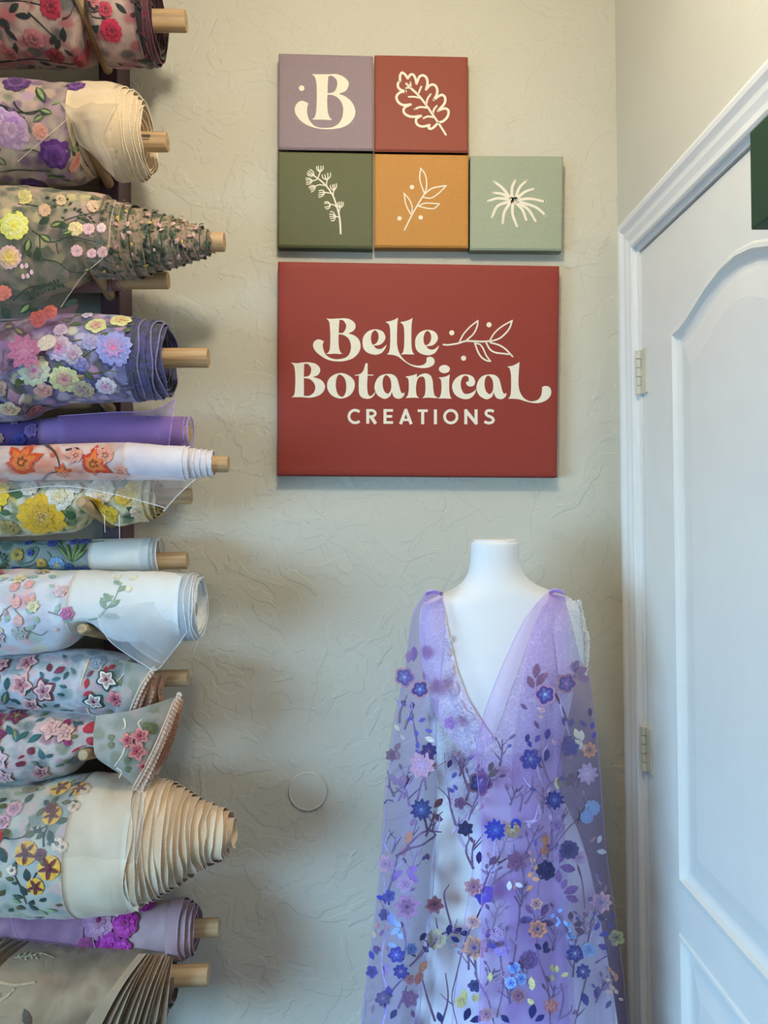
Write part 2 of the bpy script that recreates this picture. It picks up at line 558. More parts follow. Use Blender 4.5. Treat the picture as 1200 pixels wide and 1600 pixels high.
# round blank plate painted over like the wall
c0 = P(481, 1236, 0.0)
R0 = 0.0415
V, Fc = [], []
rings = [(R0, 0.0), (R0, 0.0028), (R0 - 0.0007, 0.0038), (R0 - 0.0018, 0.0042), (R0 - 0.0032, 0.0038), (R0 - 0.0045, 0.0034), (0.0016, 0.0034), (0.0008, 0.0028)]
ns = 56
for (r, t) in rings:
    for k in range(ns):
        a = 2 * math.pi * k / ns
        V.append((c0.x + r * math.cos(a), -t, c0.z + r * math.sin(a)))
for i in range(len(rings) - 1):
    for k in range(ns):
        k2 = (k + 1) % ns
        Fc.append((i * ns + k, i * ns + k2, (i + 1) * ns + k2, (i + 1) * ns + k))
Fc.append(tuple((len(rings) - 1) * ns + k for k in range(ns)))
tag(build('wall_plate', V, Fc, plain('plate_paint', WALL, 0.62, 0.02, 20), None, False, None, (c0.x, 0, c0.z)), 'round blank cover plate painted like the wall, low between rolls and dress', 'cover plate')

# dark green board hung on the door, at the right edge of the picture
gb = MB().box(0.530, FX - 0.0005, -0.80, -0.646, 1.880, 2.012).build('door_sign', canvas_mat('deep_green_canvas', (38, 66, 46)), None, False, (0.55, -0.72, 1.88))
bevel(gb, 0.002)
tag(gb, 'dark green canvas block hung high on the white door', 'sign')
# ------------------------------------------------------------------ canvases with printed marks
CREAM = (236, 226, 204)
M_print = plain('cream_print', CREAM, 0.65, 0.04, 300)
CD = 0.030     # depth of the stretched canvases

def canvas(quadpx, c, label, group=None):
    cs = [P(x, y, CD) for x, y in quadpx]
    ctr = sum(cs, Vector()) / 4
    root = empty('canvas', (ctr.x, -0.002, min(v.z for v in cs)), label, 'canvas', group)
    # front face subdivided so that corners and edges are softly rolled over the stretcher
    V, Fc = [], []
    n = 10
    rr = 0.004
    def pt(u, v):
        a = cs[0].lerp(cs[1], u); b_ = cs[3].lerp(cs[2], u)
        return a.lerp(b_, v)
    W_ = (cs[1] - cs[0]).length; H_ = (cs[3] - cs[0]).length
    us = [0, rr / W_ * 0.3, rr / W_, 0.03] + [0.1 + 0.8 * i / (n - 1) for i in range(n)] + [0.97, 1 - rr / W_, 1 - rr / W_ * 0.3, 1]
    vs = [0, rr / H_ * 0.3, rr / H_, 0.03] + [0.1 + 0.8 * i / (n - 1) for i in range(n)] + [0.97, 1 - rr / H_, 1 - rr / H_ * 0.3, 1]
    def drop(t, L):
        e = min(t, 1 - t) * L
        return 0 if e >= rr else rr - math.sqrt(max(0, rr * rr - (rr - e) ** 2))
    nu = len(us)
    for v in vs:
        for u in us:
            p = pt(u, v)
            dd = min(rr, drop(u, W_) + drop(v, H_))
            V.append((p.x, -CD + dd, p.z))
    for j in range(len(vs) - 1):
        for i in range(nu - 1):
            Fc.append((j * nu + i, j * nu + i + 1, (j + 1) * nu + i + 1, (j + 1) * nu + i))
    # sides to the wall
    ring = [i for i in range(nu)] + [j * nu + nu - 1 for j in range(1, len(vs))] + [(len(vs) - 1) * nu + i for i in range(nu - 2, -1, -1)] + [j * nu for j in range(len(vs) - 2, 0, -1)]
    base = len(V)
    for i in ring:
        V.append((V[i][0], -0.002, V[i][2]))
    m = len(ring)
    for k in range(m):
        Fc.append((ring[k], ring[(k + 1) % m], base + (k + 1) % m, base + k))
    Fc.append(tuple(range(base, base + m)))
    build('stretched_cloth', V, Fc, canvas_mat('canvas_cloth', c), root, True)
    return root

def outline(s, tr):
    """'x,y' smooth points, 'x,y!' corners -> dense closed polyline in photo pixels"""
    pts = []
    for t in s.split():
        cflag = t.endswith('!')
        x, y = t.rstrip('!').split(',')
        pts.append((float(x), float(y), cflag))
    m = len(pts)
    corners = [i for i, p in enumerate(pts) if p[2]]
    res = []
    if not corners:
        res = catmull([p[:2] for p in pts], 6, True)
    else:
        for ci, i in enumerate(corners):
            j = corners[(ci + 1) % len(corners)]
            if j <= i:
                j += m
            seg = [pts[k % m][:2] for k in range(i, j + 1)]
            if len(seg) == 2:
                res.append(seg[0])
            else:
                res += catmull(seg, 6)[:-1]
    return [tr(x, y) for x, y in res]

def fill_curve(loops, d, th=0.0006):
    """filled flat shape (holes by even-odd) -> verts, faces at depth d"""
    cu = bpy.data.curves.new('tmp', 'CURVE')
    cu.dimensions = '2D'
    cu.fill_mode = 'BOTH'
    for lp in loops:
        sp = cu.splines.new('POLY')
        sp.points.add(len(lp) - 1)
        for q, (x, y) in zip(sp.points, lp):
            w_ = P(x, y, d)
            q.co = (w_.x, w_.z, 0, 1)
        sp.use_cyclic_u = True
    ob = bpy.data.objects.new('tmp', cu)
    col.objects.link(ob)
    me = bpy.data.meshes.new_from_object(ob.evaluated_get(bpy.context.evaluated_depsgraph_get()))
    V = [(v.co.x, -d, v.co.y) for v in me.vertices]
    Fc = [tuple(p.vertices) for p in me.polygons]
    bpy.data.objects.remove(ob)
    bpy.data.curves.remove(cu)
    bpy.data.meshes.remove(me)
    return V, Fc

PD = CD + 0.0004
def glyph(name, parent, loops):
    V, Fc = fill_curve(loops, PD)
    return build(name, V, Fc, M_print, parent, False)

def stroke_mesh(pts, w0, w1=None, d=None, cap=True):
    """flat ribbon with round ends along pixel points"""
    d = PD if d is None else d
    w1 = w0 if w1 is None else w1
    pts = [np.array(p, float) for p in pts]
    n = len(pts)
    L, R = [], []
    for i, p in enumerate(pts):
        t = pts[min(i + 1, n - 1)] - pts[max(i - 1, 0)]
        t = t / (np.hypot(*t) + 1e-9)
        nn = np.array((-t[1], t[0]))
        ww = (w0 + (w1 - w0) * i / max(1, n - 1)) / 2
        L.append(p + nn * ww); R.append(p - nn * ww)
    poly = L + R[::-1]
    V = [P(x, y, d) for x, y in poly]
    Fc = [(i, i + 1, 2 * n - 2 - i, 2 * n - 1 - i) for i in range(n - 1)]
    if cap:
        for p, ww in ((pts[0], w0 / 2), (pts[-1], w1 / 2)):
            b_ = len(V)
            V += [P(p[0] + ww * math.cos(a), p[1] + ww * math.sin(a), d) for a in np.linspace(0, 2 * math.pi, 13)[:-1]]
            Fc.append(tuple(range(b_, b_ + 12)))
    return [tuple(v) for v in V], Fc

def parse(s):
    return [tuple(float(v) for v in t.split(',')) for t in s.split()]

def strokes(name, parent, items, tr, k):
    """items: (point string, width[, end width]); all in crop pixels, k = crop scale"""
    mb = MB()
    for j, it in enumerate(items):
        pts = [tr(*p) for p in parse(it[0])]
        sm = catmull(pts, 6) if len(pts) > 2 else pts
        V, Fc = stroke_mesh(sm, it[1] / k, (it[2] if len(it) > 2 else it[1]) / k, PD + 0.00002 * (j % 5))
        mb.add(V, Fc)
    return mb.build(name, M_print, parent)

def dot(parent, x, y, rx, ry=None, name='dot'):
    ry = ry or rx
    V = [P(x + rx * math.cos(a), y + ry * math.sin(a), PD) for a in np.linspace(0, 2 * math.pi, 33)[:-1]]
    return build(name, V, [tuple(range(32))], M_print, parent, False)

def crop(x0, y0, k):
    return lambda x, y: (x0 + x / k, y0 + y / k)

G = 'small square canvases above the big sign'
c_lilac = canvas([(435, 82.5), (583, 86.5), (583.5, 234.5), (434.5, 232.5)], (146, 126, 132), 'square dusty lilac canvas with a cream curled letter B', G)
c_rust = canvas([(585, 85), (731.5, 88), (732, 237.5), (585, 235.5)], (144, 70, 52), 'square rust brown canvas with a cream oak leaf outline', G)
c_green = canvas([(434, 236), (583, 239), (582.5, 387.5), (433.5, 385)], (94, 96, 62), 'square olive green canvas with a cream budding sprig', G)
c_gold = canvas([(585, 239.5), (732.5, 241.5), (732, 386.5), (585, 385.5)], (190, 132, 60), 'square golden ochre canvas with a cream leafy twig and dots', G)
c_sage = canvas([(735, 242.5), (880.5, 243.5), (879, 391), (734.5, 390)], (158, 165, 142), 'square pale sage canvas with a cream starburst flower', G)
c_big = canvas([(434, 408), (874.5, 415), (870.5, 746), (433, 743)], (144, 54, 42), 'large brick red canvas with three lines of cream lettering and a leafy twig')

# --- monogram
t = crop(450, 100, 10)
glyph('letter', c_lilac, [
    outline('365,158! 500,160 640,160 760,158 870,200 940,270 945,340 900,420 795,465! 900,510 1000,600 1050,720 1035,830 960,930 850,990 720,1015 580,1020 430,1000 300,955 190,880 120,780 105,700 130,630 180,585 240,578 320,615! 300,680 300,770 330,870 400,955 480,990 590,998 700,985 790,930 845,840 862,720 845,620 790,540 710,490 618,478! 612,560 615,680 630,780 660,845 695,870! 640,875 530,870 420,870 370,862! 410,840 435,770 447,640 450,450 445,320 430,230 400,180', t),
    outline('630,190! 690,188 750,235 770,300 755,380 710,440 620,458! 620,350', t)])
dot(c_lilac, *t(213, 378), 4.3)

# --- oak leaf
t = crop(605, 100, 10.909)
oak = ['870,1000 960,970 1030,890 1045,800 1000,760 940,765 865,800', '865,800 940,720 985,650 985,570 945,530 890,540 795,610',
       '795,610 840,530 855,450 830,380 780,350 720,370 662,435', '662,435 685,350 680,260 640,205 590,195 545,225 500,335', '500,335 485,260 450,190 400,180 350,245',
       '350,245 300,175 250,148 220,200 218,290', '218,290 185,330 185,390 230,440 315,465', '315,465 230,480 170,530 160,590 200,660 280,700 400,690',
       '400,690 300,740 280,810 330,870 430,900 575,885', '575,885 500,930 495,1000 540,1050 620,1065 720,1040', '720,1040 705,1085 740,1105 790,1080 870,1000']
strokes('leaf_outline', c_rust, [(s, 42) for s in oak], t, 10.909)
strokes('leaf_veins', c_rust, [('1000,1205 870,1000 760,840 650,680 530,530 400,410 325,335', 34, 40), ('320,410 390,400', 30), ('395,315 400,400', 34), ('580,385 530,510', 32),
        ('365,560 470,560 560,580', 30), ('740,515 690,590 665,690', 34), ('465,770 560,735 690,745', 34), ('845,715 800,770 780,840', 34), ('620,925 690,895 790,905', 34)], t, 10.909)

# --- budding sprig
t = crop(465, 250, 12.8)
items = [('862,1470 850,1250 825,1080 780,920 710,720 600,550 470,420 320,310', 36, 28)]
for st in ('405,370 430,300 450,240', '400,375 350,405 300,415', '585,540 580,470 590,400', '540,510 440,495 360,520', '715,700 715,650 730,610', '660,665 600,655 550,650',
           '780,940 720,895 660,890', '830,1080 832,1010 850,960', '825,1140 790,1135 760,1125'):
    items.append((st, 22))
for (bx, by), ends in (((330, 310), ((250, 190), (215, 220), (195, 255), (195, 290))), ((450, 240), ((380, 130), (415, 120), (465, 125), (510, 120))),
                       ((300, 415), ((165, 365), (170, 400), (175, 445), (180, 485))), ((590, 400), ((490, 295), (545, 295), (600, 265), (655, 260))),
                       ((360, 520), ((225, 545), (245, 570), (265, 600), (275, 640))), ((730, 610), ((655, 510), (700, 495), (735, 490), (775, 475))),
                       ((550, 650), ((430, 615), (425, 660), (420, 705), (425, 745))), ((660, 890), ((545, 840), (540, 870), (545, 945), (570, 980))),
                       ((850, 960), ((805, 850), (840, 840), (880, 835), (915, 850))), ((760, 1125), ((655, 1035), (640, 1085), (645, 1130), (655, 1170), (675, 1215)))):
    mx = sum(e[0] for e in ends) / len(ends); my = sum(e[1] for e in ends) / len(ends)
    for ex, ey in ends:
        qx = bx + (ex - bx) * 0.45 + (ex - mx) * 0.45
        qy = by + (ey - by) * 0.45 + (ey - my) * 0.45
        items.append(('%f,%f %f,%f %f,%f' % (bx, by, qx, qy, ex, ey), 20))
strokes('sprig', c_green, items, t, 12.8)

# --- leafy twig with dots
t = crop(580, 230, 3.75)
strokes('twig', c_gold, [('195,485 245,385 300,292 314,270', 8), ('312,272 285,190 290,122', 7), ('290,122 318,165 325,230 312,272', 7), ('312,275 360,240 440,225', 8), ('440,225 395,270 350,298 300,292', 7),
        ('275,345 320,328 400,332', 7), ('400,332 370,358 330,358 275,345', 7), ('236,400 205,340 192,270', 7), ('192,270 225,310 240,350 238,385', 7)], t, 3.75)
for x, y in ((239, 234), (166, 417), (290, 412)):
    dot(c_gold, *t(x, y), 3.4)

# --- starburst
rays = ['720,202 770,240 815,300', '843,195 825,240 825,300', '912,195 870,235 845,300', '950,245 900,262 850,303', '715,267 770,275 815,305', '685,315 740,300 810,305', '1020,320 930,302 850,310',
        '1022,398 960,350 860,318', '962,432 920,365 855,322', '908,425 885,365 845,325', '853,462 828,390 830,325', '770,445 780,380 815,325', '708,410 740,345 810,318']
strokes('starburst', c_sage, [(r, 14, 18) for r in rays] + [('818,312 848,312', 44)], t, 3.75)

# --- the big sign
t = crop(480, 480, 5.4545)
E1 = '472,300 480,250 520,205 580,188 640,205 666,250 655,290 620,320 566,328! 590,352 630,355 660,335 677,318! 665,350 640,385 600,403 560,403 510,385 480,350'
E1h = '580,197 555,215 543,260 548,300 560,322! 590,305 607,270 605,225'
glyph('letter', c_big, [outline('163,95! 195,99 270,96 310,94 355,100 400,128 412,165 395,200 350,224! 400,240 440,275 455,330 440,385 390,435 320,458 262,462 200,455 140,430 80,385 52,340 55,300 80,278 110,276 143,291! 132,320 138,360 150,390 170,415 210,437 262,443 320,432 355,405 372,355 370,310 350,265 310,238 268,231! 267,300 272,350 285,385 303,396! 270,399 230,396 190,399 160,396! 180,385 193,350 197,250 193,160 185,120', t),
                        outline('275,108! 305,112 330,145 330,175 315,208 295,220 268,219! 271,160', t)])
glyph('letter', c_big, [outline(E1, t), outline(E1h, t)])
glyph('letter', c_big, [outline('667,125! 720,115 755,100 775,88! 768,150 765,250 768,330 785,390 820,440 870,480 940,498 990,490 1015,465 1018,430! 1050,422 1080,440 1085,475 1060,503 1010,518 950,516 890,500 830,465 780,425 735,408 678,402! 695,385 705,340 708,250 705,180 695,145', t)])
glyph('letter', c_big, [outline('792,128! 840,118 875,105 898,90! 890,150 888,250 890,340 900,385 915,402! 880,403 830,401 797,404! 815,385 825,340 828,250 825,180 815,148', t)])
t2 = crop(480 + 448 / 5.4545, 480 + 5 / 5.4545, 5.4545)
glyph('letter', c_big, [outline(E1, t2), outline(E1h, t2)])
t = crop(445, 555, 5.4545)
glyph('letter', c_big, [outline('52,62! 100,68 150,62 200,60 260,72 297,105 300,140 280,170 240,186! 300,205 335,240 342,275 325,315 285,345 220,362 150,358 100,357 55,358! 75,345 85,310 90,210 85,120 75,85', t),
                        outline('165,75! 195,75 222,105 222,145 205,175 162,185!', t), outline('163,195! 215,205 250,240 260,280 245,320 210,345 163,347!', t)])
glyph('letter', c_big, [outline('478,152 550,175 593,225 590,290 550,345 478,370 405,345 365,290 365,225 405,175', t), outline('470,165 505,190 522,240 522,300 508,340 487,355 455,335 437,285 436,225 448,180', t)])
glyph('letter', c_big, [outline('597,168! 640,160 670,130 687,70! 706,68! 706,165! 755,165! 755,174! 706,174! 702,250 705,310 715,340 735,347 760,325 772,308! 765,335 740,362 705,372 660,362 635,330 630,270 632,174! 597,174!', t)])
A1 = '765,260 785,205 820,172 870,160 920,165 955,195 970,240 985,300 1000,325 1012,320 1020,318! 1015,345 990,367 960,370 930,355 910,312! 900,345 870,368 840,370 795,345 770,305'
A1h = '868,170 895,195 907,240 905,290 890,320 870,327 845,300 833,250 838,200 850,178'
glyph('letter', c_big, [outline(A1, t), outline(A1h, t)])
t = crop(650, 555, 5.4545)
glyph('letter', c_big, [outline('-91,182! -45,175 -10,165 8,158! 6,188! 40,165 85,155 125,175 142,220 148,290 158,340 190,365! 150,365 100,362 52,366! 72,345 80,300 80,240 72,195 50,182 20,195 4,240 0,300 8,345 28,365! -20,362 -60,364 -90,365! -70,340 -62,290 -62,230 -68,200', t)])
glyph('letter', c_big, [outline('188,190! 225,187 262,178 288,163! 283,220 283,300 292,350 305,370! 270,370 230,368 188,370! 208,345 217,290 215,225 205,200', t)])
x, y = t(242, 118); dot(c_big, x, y, 47 / 5.4545, 35 / 5.4545)
glyph('letter', c_big, [outline('308,270 325,215 370,175 425,163 480,180 503,220 495,255 465,268 435,255 425,230! 445,222 450,195 430,175 400,185 382,230 385,280 410,325 450,328 490,310 513,288! 500,330 465,365 420,375 365,360 325,325', t)])
t2 = crop(650 - 249 / 5.4545, 555 + 4 / 5.4545, 5.4545)
glyph('letter', c_big, [outline(A1, t2), outline(A1h, t2)])
glyph('letter', c_big, [outline('778,97! 820,90 855,75 882,57! 877,130 873,230 882,300 910,355 950,385 995,393 1045,375 1070,330 1075,270! 1105,262 1140,275 1153,315 1140,355 1100,390 1040,408 985,405 930,392 870,375 785,370! 803,345 810,290 810,180 803,130 795,110', t)])
t = crop(680, 480, 8.571)
strokes('twig', c_big, [('110,500 170,505 300,485 400,455 500,455 620,460 730,455', 22, 26), ('325,465 380,360 470,260 572,180', 20), ('572,180 560,260 510,360 410,450', 20), ('730,450 790,350 890,260 1030,180', 20),
        ('1030,180 990,290 900,390 820,435 740,455', 22), ('680,470 730,560 800,605 900,620 985,630', 22), ('740,475 850,505 940,560 1036,660', 22), ('530,475 570,590 620,670 690,715 740,722', 22), ('738,722 680,640 640,550 600,500 550,485', 20)], t, 8.571)
for x, y in ((222, 343), (721, 235), (380, 683)):
    dot(c_big, *t(x, y), 4.0)
t = crop(530, 630, 4.615)
def cap(items):
    mb = MB()
    for j, (s, w_) in enumerate(items):
        pts = [t(*p) for p in parse(s)]
        sm = catmull(pts, 6) if len(pts) > 3 else pts
        V, Fc = stroke_mesh(sm, w_ / 4.615, None, PD + 0.00003 * j, False)
        mb.add(V, Fc)
    mb.build('letter', M_print, c_big)
cap([('147,62 125,52 100,53 78,70 70,96 78,121 100,138 125,140 147,130', 20)])
cap([('206,42 206,148', 22), ('206,52 238,52 256,62 260,74 254,87 238,96 206,96', 19), ('228,95 263,148', 24)])
cap([('330,42 330,149', 22), ('330,52 388,52', 19), ('330,95 382,95', 19), ('330,139 388,139', 19)])
cap([('442,151 482,43', 22), ('519,151 479,43', 22), ('455,120 506,120', 18)])
cap([('566,54 638,54', 19), ('602,54 602,152', 22)])
cap([('694,45 694,152', 22)])
cap([(' '.join('%f,%f' % (805 + 45 * math.cos(a), 97 + 45 * math.sin(a)) for a in np.linspace(0, 2 * math.pi, 17)), 20)])
cap([('913,45 913,152', 22), ('987,45 987,152', 22), ('908,48 992,150', 24)])
cap([('1115,60 1095,53 1068,55 1058,72 1068,88 1095,100 1112,118 1102,137 1075,143 1047,133', 20)])
# ------------------------------------------------------------------ embroidery primitives (u right, v down, h out of the cloth; photo pixels)
PROF = {'round': (0.22, 0.70, 1.0, 0.86, 0.30), 'star': (0.35, 0.95, 0.85, 0.45, 0.02), 'leaf': (0.05, 0.75, 1.0, 0.60, 0.02), 'heart': (0.12, 0.58, 0.96, 1.0, 0.58), 'oval': (0.3, 0.85, 1.0, 0.85, 0.3)}
TS = (0.0, 0.28, 0.58, 0.84, 1.0)

def petal(mb, L, W, ang, h0=0.6, h1=1.6, prof='round', r0=0.0, mi=0, x=0.0, y=0.0):
    ca, sa = math.cos(ang), math.sin(ang)
    V = []
    for t, wq in zip(TS, PROF[prof]):
        rr = r0 + L * t
        hw = W / 2 * wq
        hh = h0 + h1 * math.sin(math.pi * min(1, t * 0.85))
        for s, dh in ((-1, 0.0), (0, -0.55 if prof != 'leaf' else 0.4), (1, 0.0)):
            a, b_ = (rr if (s or t < 1 or prof not in ('heart', 'round')) else rr - L * (0.09 if prof == 'heart' else -0.05)), s * hw
            V.append((x + a * ca - b_ * sa, y + a * sa + b_ * ca, hh + dh))
    Fc = []
    for i in range(4):
        for k in range(2):
            Fc.append((i * 3 + k, i * 3 + k + 1, i * 3 + 4 + k, i * 3 + 3 + k))
    mb.add(V, Fc, mi)

def disc(mb, r, h, mi=1, x=0.0, y=0.0, n=10, dome=0.8):
    V = [(x, y, h + dome)] + [(x + r * math.cos(a), y + r * math.sin(a), h) for a in np.linspace(0, 2 * math.pi, n + 1)[:-1]]
    mb.add(V, [(0, 1 + k, 1 + (k + 1) % n) for k in range(n)], mi)

def put(mb, name, mapper, mats, parent, label=None):
    o = build(name, [mapper(*v) for v in mb.v], mb.f, [m if not isinstance(m, tuple) else thread(m) for m in mats], parent, True, mb.m)
    if label: o['label'] = label
    return o

def flower(mapper, parent, R, n, cp, cc, prof='round', wr=None, rot=0.0, cr=0.26, h1=1.8, edge=None, name='flower'):
    """n petals round a stitched centre; edge = outline colour shown as a wider petal underneath"""
    mb = MB()
    W = wr * R if wr else 1.72 * R * math.sin(math.pi / n)
    for k in range(n):
        a = rot + 2 * math.pi * k / n + random.uniform(-0.08, 0.08)
        L = R * random.uniform(0.9, 1.05)
        if edge:
            petal(mb, L * 1.04, W * 1.12, a, 0.3, h1 * 0.8, prof, 0.0, 2)
            petal(mb, L * 0.84, W * 0.82, a, 0.9, h1 * 1.0, prof, 0.0, 0)
        else:
            petal(mb, L, W, a, 0.5, h1, prof, 0.0, 0)
    inner = tuple(int(0.62 * a + 0.38 * b_) for a, b_ in zip(cp, cc)) if isinstance(cp, tuple) else cp
    if R > 10:      # stitched streaks running out of the centre
        for k in range(n):
            petal(mb, R * 0.62, W * 0.42, rot + 2 * math.pi * k / n, 1.0, h1, 'leaf', 0.0, 3)
    disc(mb, R * cr, 1.5 + 0.3 * h1, 1)
    return put(mb, name, mapper, [cp, cc, edge or cp, inner], parent)

def rose(mapper, parent, R, c1, c2, c3=None, n=7):
    mb = MB()
    for ring, (rr, hh, mi) in enumerate(((1.0, 0.5, 0), (0.72, 1.6, 1), (0.42, 2.6, 0))):
        m = n - ring
        for k in range(m):
            petal(mb, R * rr, 2.5 * R * rr * math.sin(math.pi / m), 2 * math.pi * k / m + ring * 0.5, hh, 1.5, 'heart', 0, mi)
    disc(mb, R * 0.16, 3.6, 2)
    return put(mb, 'flower', mapper, [c1, c2, c3 or c2], parent)

def leaf(mapper, parent, L, W, ang, c, name='leaf', h1=1.2, prof='leaf', c2=None):
    mb = MB()
    petal(mb, L, W, ang, 0.3, h1, prof)
    if c2:
        petal(mb, L * 0.8, W * 0.45, ang, 0.9, h1, prof, L * 0.08, 1)
    return put(mb, name, mapper, [c, c2] if c2 else [c], parent)

def stem(absmap, parent, pts, w_, c, name='stem', h=0.6):
    sm = catmull(pts, 5) if len(pts) > 2 else catmull(pts, 5)
    n = len(sm)
    V = []
    for i, p in enumerate(sm):
        t = np.array(sm[min(i + 1, n - 1)]) - np.array(sm[max(i - 1, 0)])
        t = t / (np.hypot(*t) + 1e-9)
        taper = 1.0 - 0.55 * i / n
        for s, hh in ((-1, 0.1), (0, 0.9), (1, 0.1)):
            V.append(absmap(p[0] - t[1] * w_ / 2 * s * taper, p[1] + t[0] * w_ / 2 * s * taper, h + hh))
    Fc = [(i * 3 + k, i * 3 + k + 1, i * 3 + 4 + k, i * 3 + 3 + k) for i in range(n - 1) for k in range(2)]
    return build(name, V, Fc, thread(c), parent, True)

def maple(mapper, parent, R, rot, c, c2):
    """five-lobed leaf with toothed margin; glowing middle, darker rim"""
    mb = MB()
    lobes = ((-math.pi / 2, 1.0, 0.62), (-math.pi / 2 + 0.95, 0.95, 0.58), (-math.pi / 2 - 0.95, 0.95, 0.58), (-math.pi / 2 + 2.0, 0.66, 0.55), (-math.pi / 2 - 2.0, 0.66, 0.55))
    n = 60
    outl = []
    for k in range(n):
        a = 2 * math.pi * k / n
        r = 0.50
        for la, A, w_ in lobes:
            dlt = abs((a - la + math.pi) % (2 * math.pi) - math.pi)
            r = max(r, A * max(0.0, 1 - (dlt / w_)) ** 0.55)
        r *= 1.0 + (0.07 if k % 3 == 0 else -0.02)
        outl.append((a + rot, r * R))
    V = [(0, 0, 2.0)]
    rings = (0.22, 0.45, 0.68, 0.86, 1.0)
    for q in rings:
        for a, r in outl:
            V.append((r * q * math.cos(a), r * q * math.sin(a), 2.0 - 0.3 * q))
    Fc = [(0, 1 + k, 1 + (k + 1) % n) for k in range(n)]
    ms = [1] * n
    for i in range(len(rings) - 1):
        for k in range(n):
            k2 = (k + 1) % n
            Fc.append((1 + i * n + k, 1 + i * n + k2, 1 + (i + 1) * n + k2, 1 + (i + 1) * n + k))
            ms.append(1 if i < 2 else 0)
    mb.add(V, Fc, 0)
    mb.m = ms
    return put(mb, 'maple_leaf', mapper, [c, c2], parent)

# ------------------------------------------------------------------ the wooden rack
PEGS_PY = (110, 288, 463, 641, 820, 996, 1172, 1350, 1527)
PEG_L, PEG_R = 0.172, 0.0105
POST_D = 0.089
M_post = plain('plum_paint', (84, 56, 68), 0.45, 0.08, 30, 0.1, 200)
M_peg = wood('peg_wood', (186, 156, 116), (160, 128, 90), 'y', 0.7)
M_dowel = wood('dowel_wood', (190, 156, 114), (152, 118, 82), 'x', 0.9)
post_ref = P(174, 800, POST_D)
PX = post_ref.x + 0.001
PEG_Z = [P(174, y, POST_D).z for y in PEGS_PY]
PEG_RISE = 0.043 / 0.172

rack = empty('fabric_rack', (PX, -0.045, 0.0), 'plum painted wall rack with bare wooden pegs carrying the fabric rolls', 'rack')
for xx in (PX, PX - 0.80):
    p_ = MB().box(xx - 0.0195, xx + 0.0195, -POST_D, -0.001, 0.0, 2.70).build('post', M_post, rack)
    bevel(p_, 0.003)
    for z in PEG_Z:
        y0 = -POST_D + 0.01
        pts = [(xx, y0, z), (xx, -POST_D - PEG_L + 0.003, z + PEG_RISE * (PEG_L - 0.003)), (xx, -POST_D - PEG_L, z + PEG_RISE * PEG_L)]
        MB().tube(pts, [PEG_R, PEG_R, PEG_R - 0.0025], 16).build('peg', M_peg, rack, True).modifiers.new('e', 'EDGE_SPLIT').split_angle = math.radians(50)

def peg_top(i, y):
    """height of peg i's upper side at world y"""
    return PEG_Z[i] + PEG_RISE * (-y - POST_D) + PEG_R

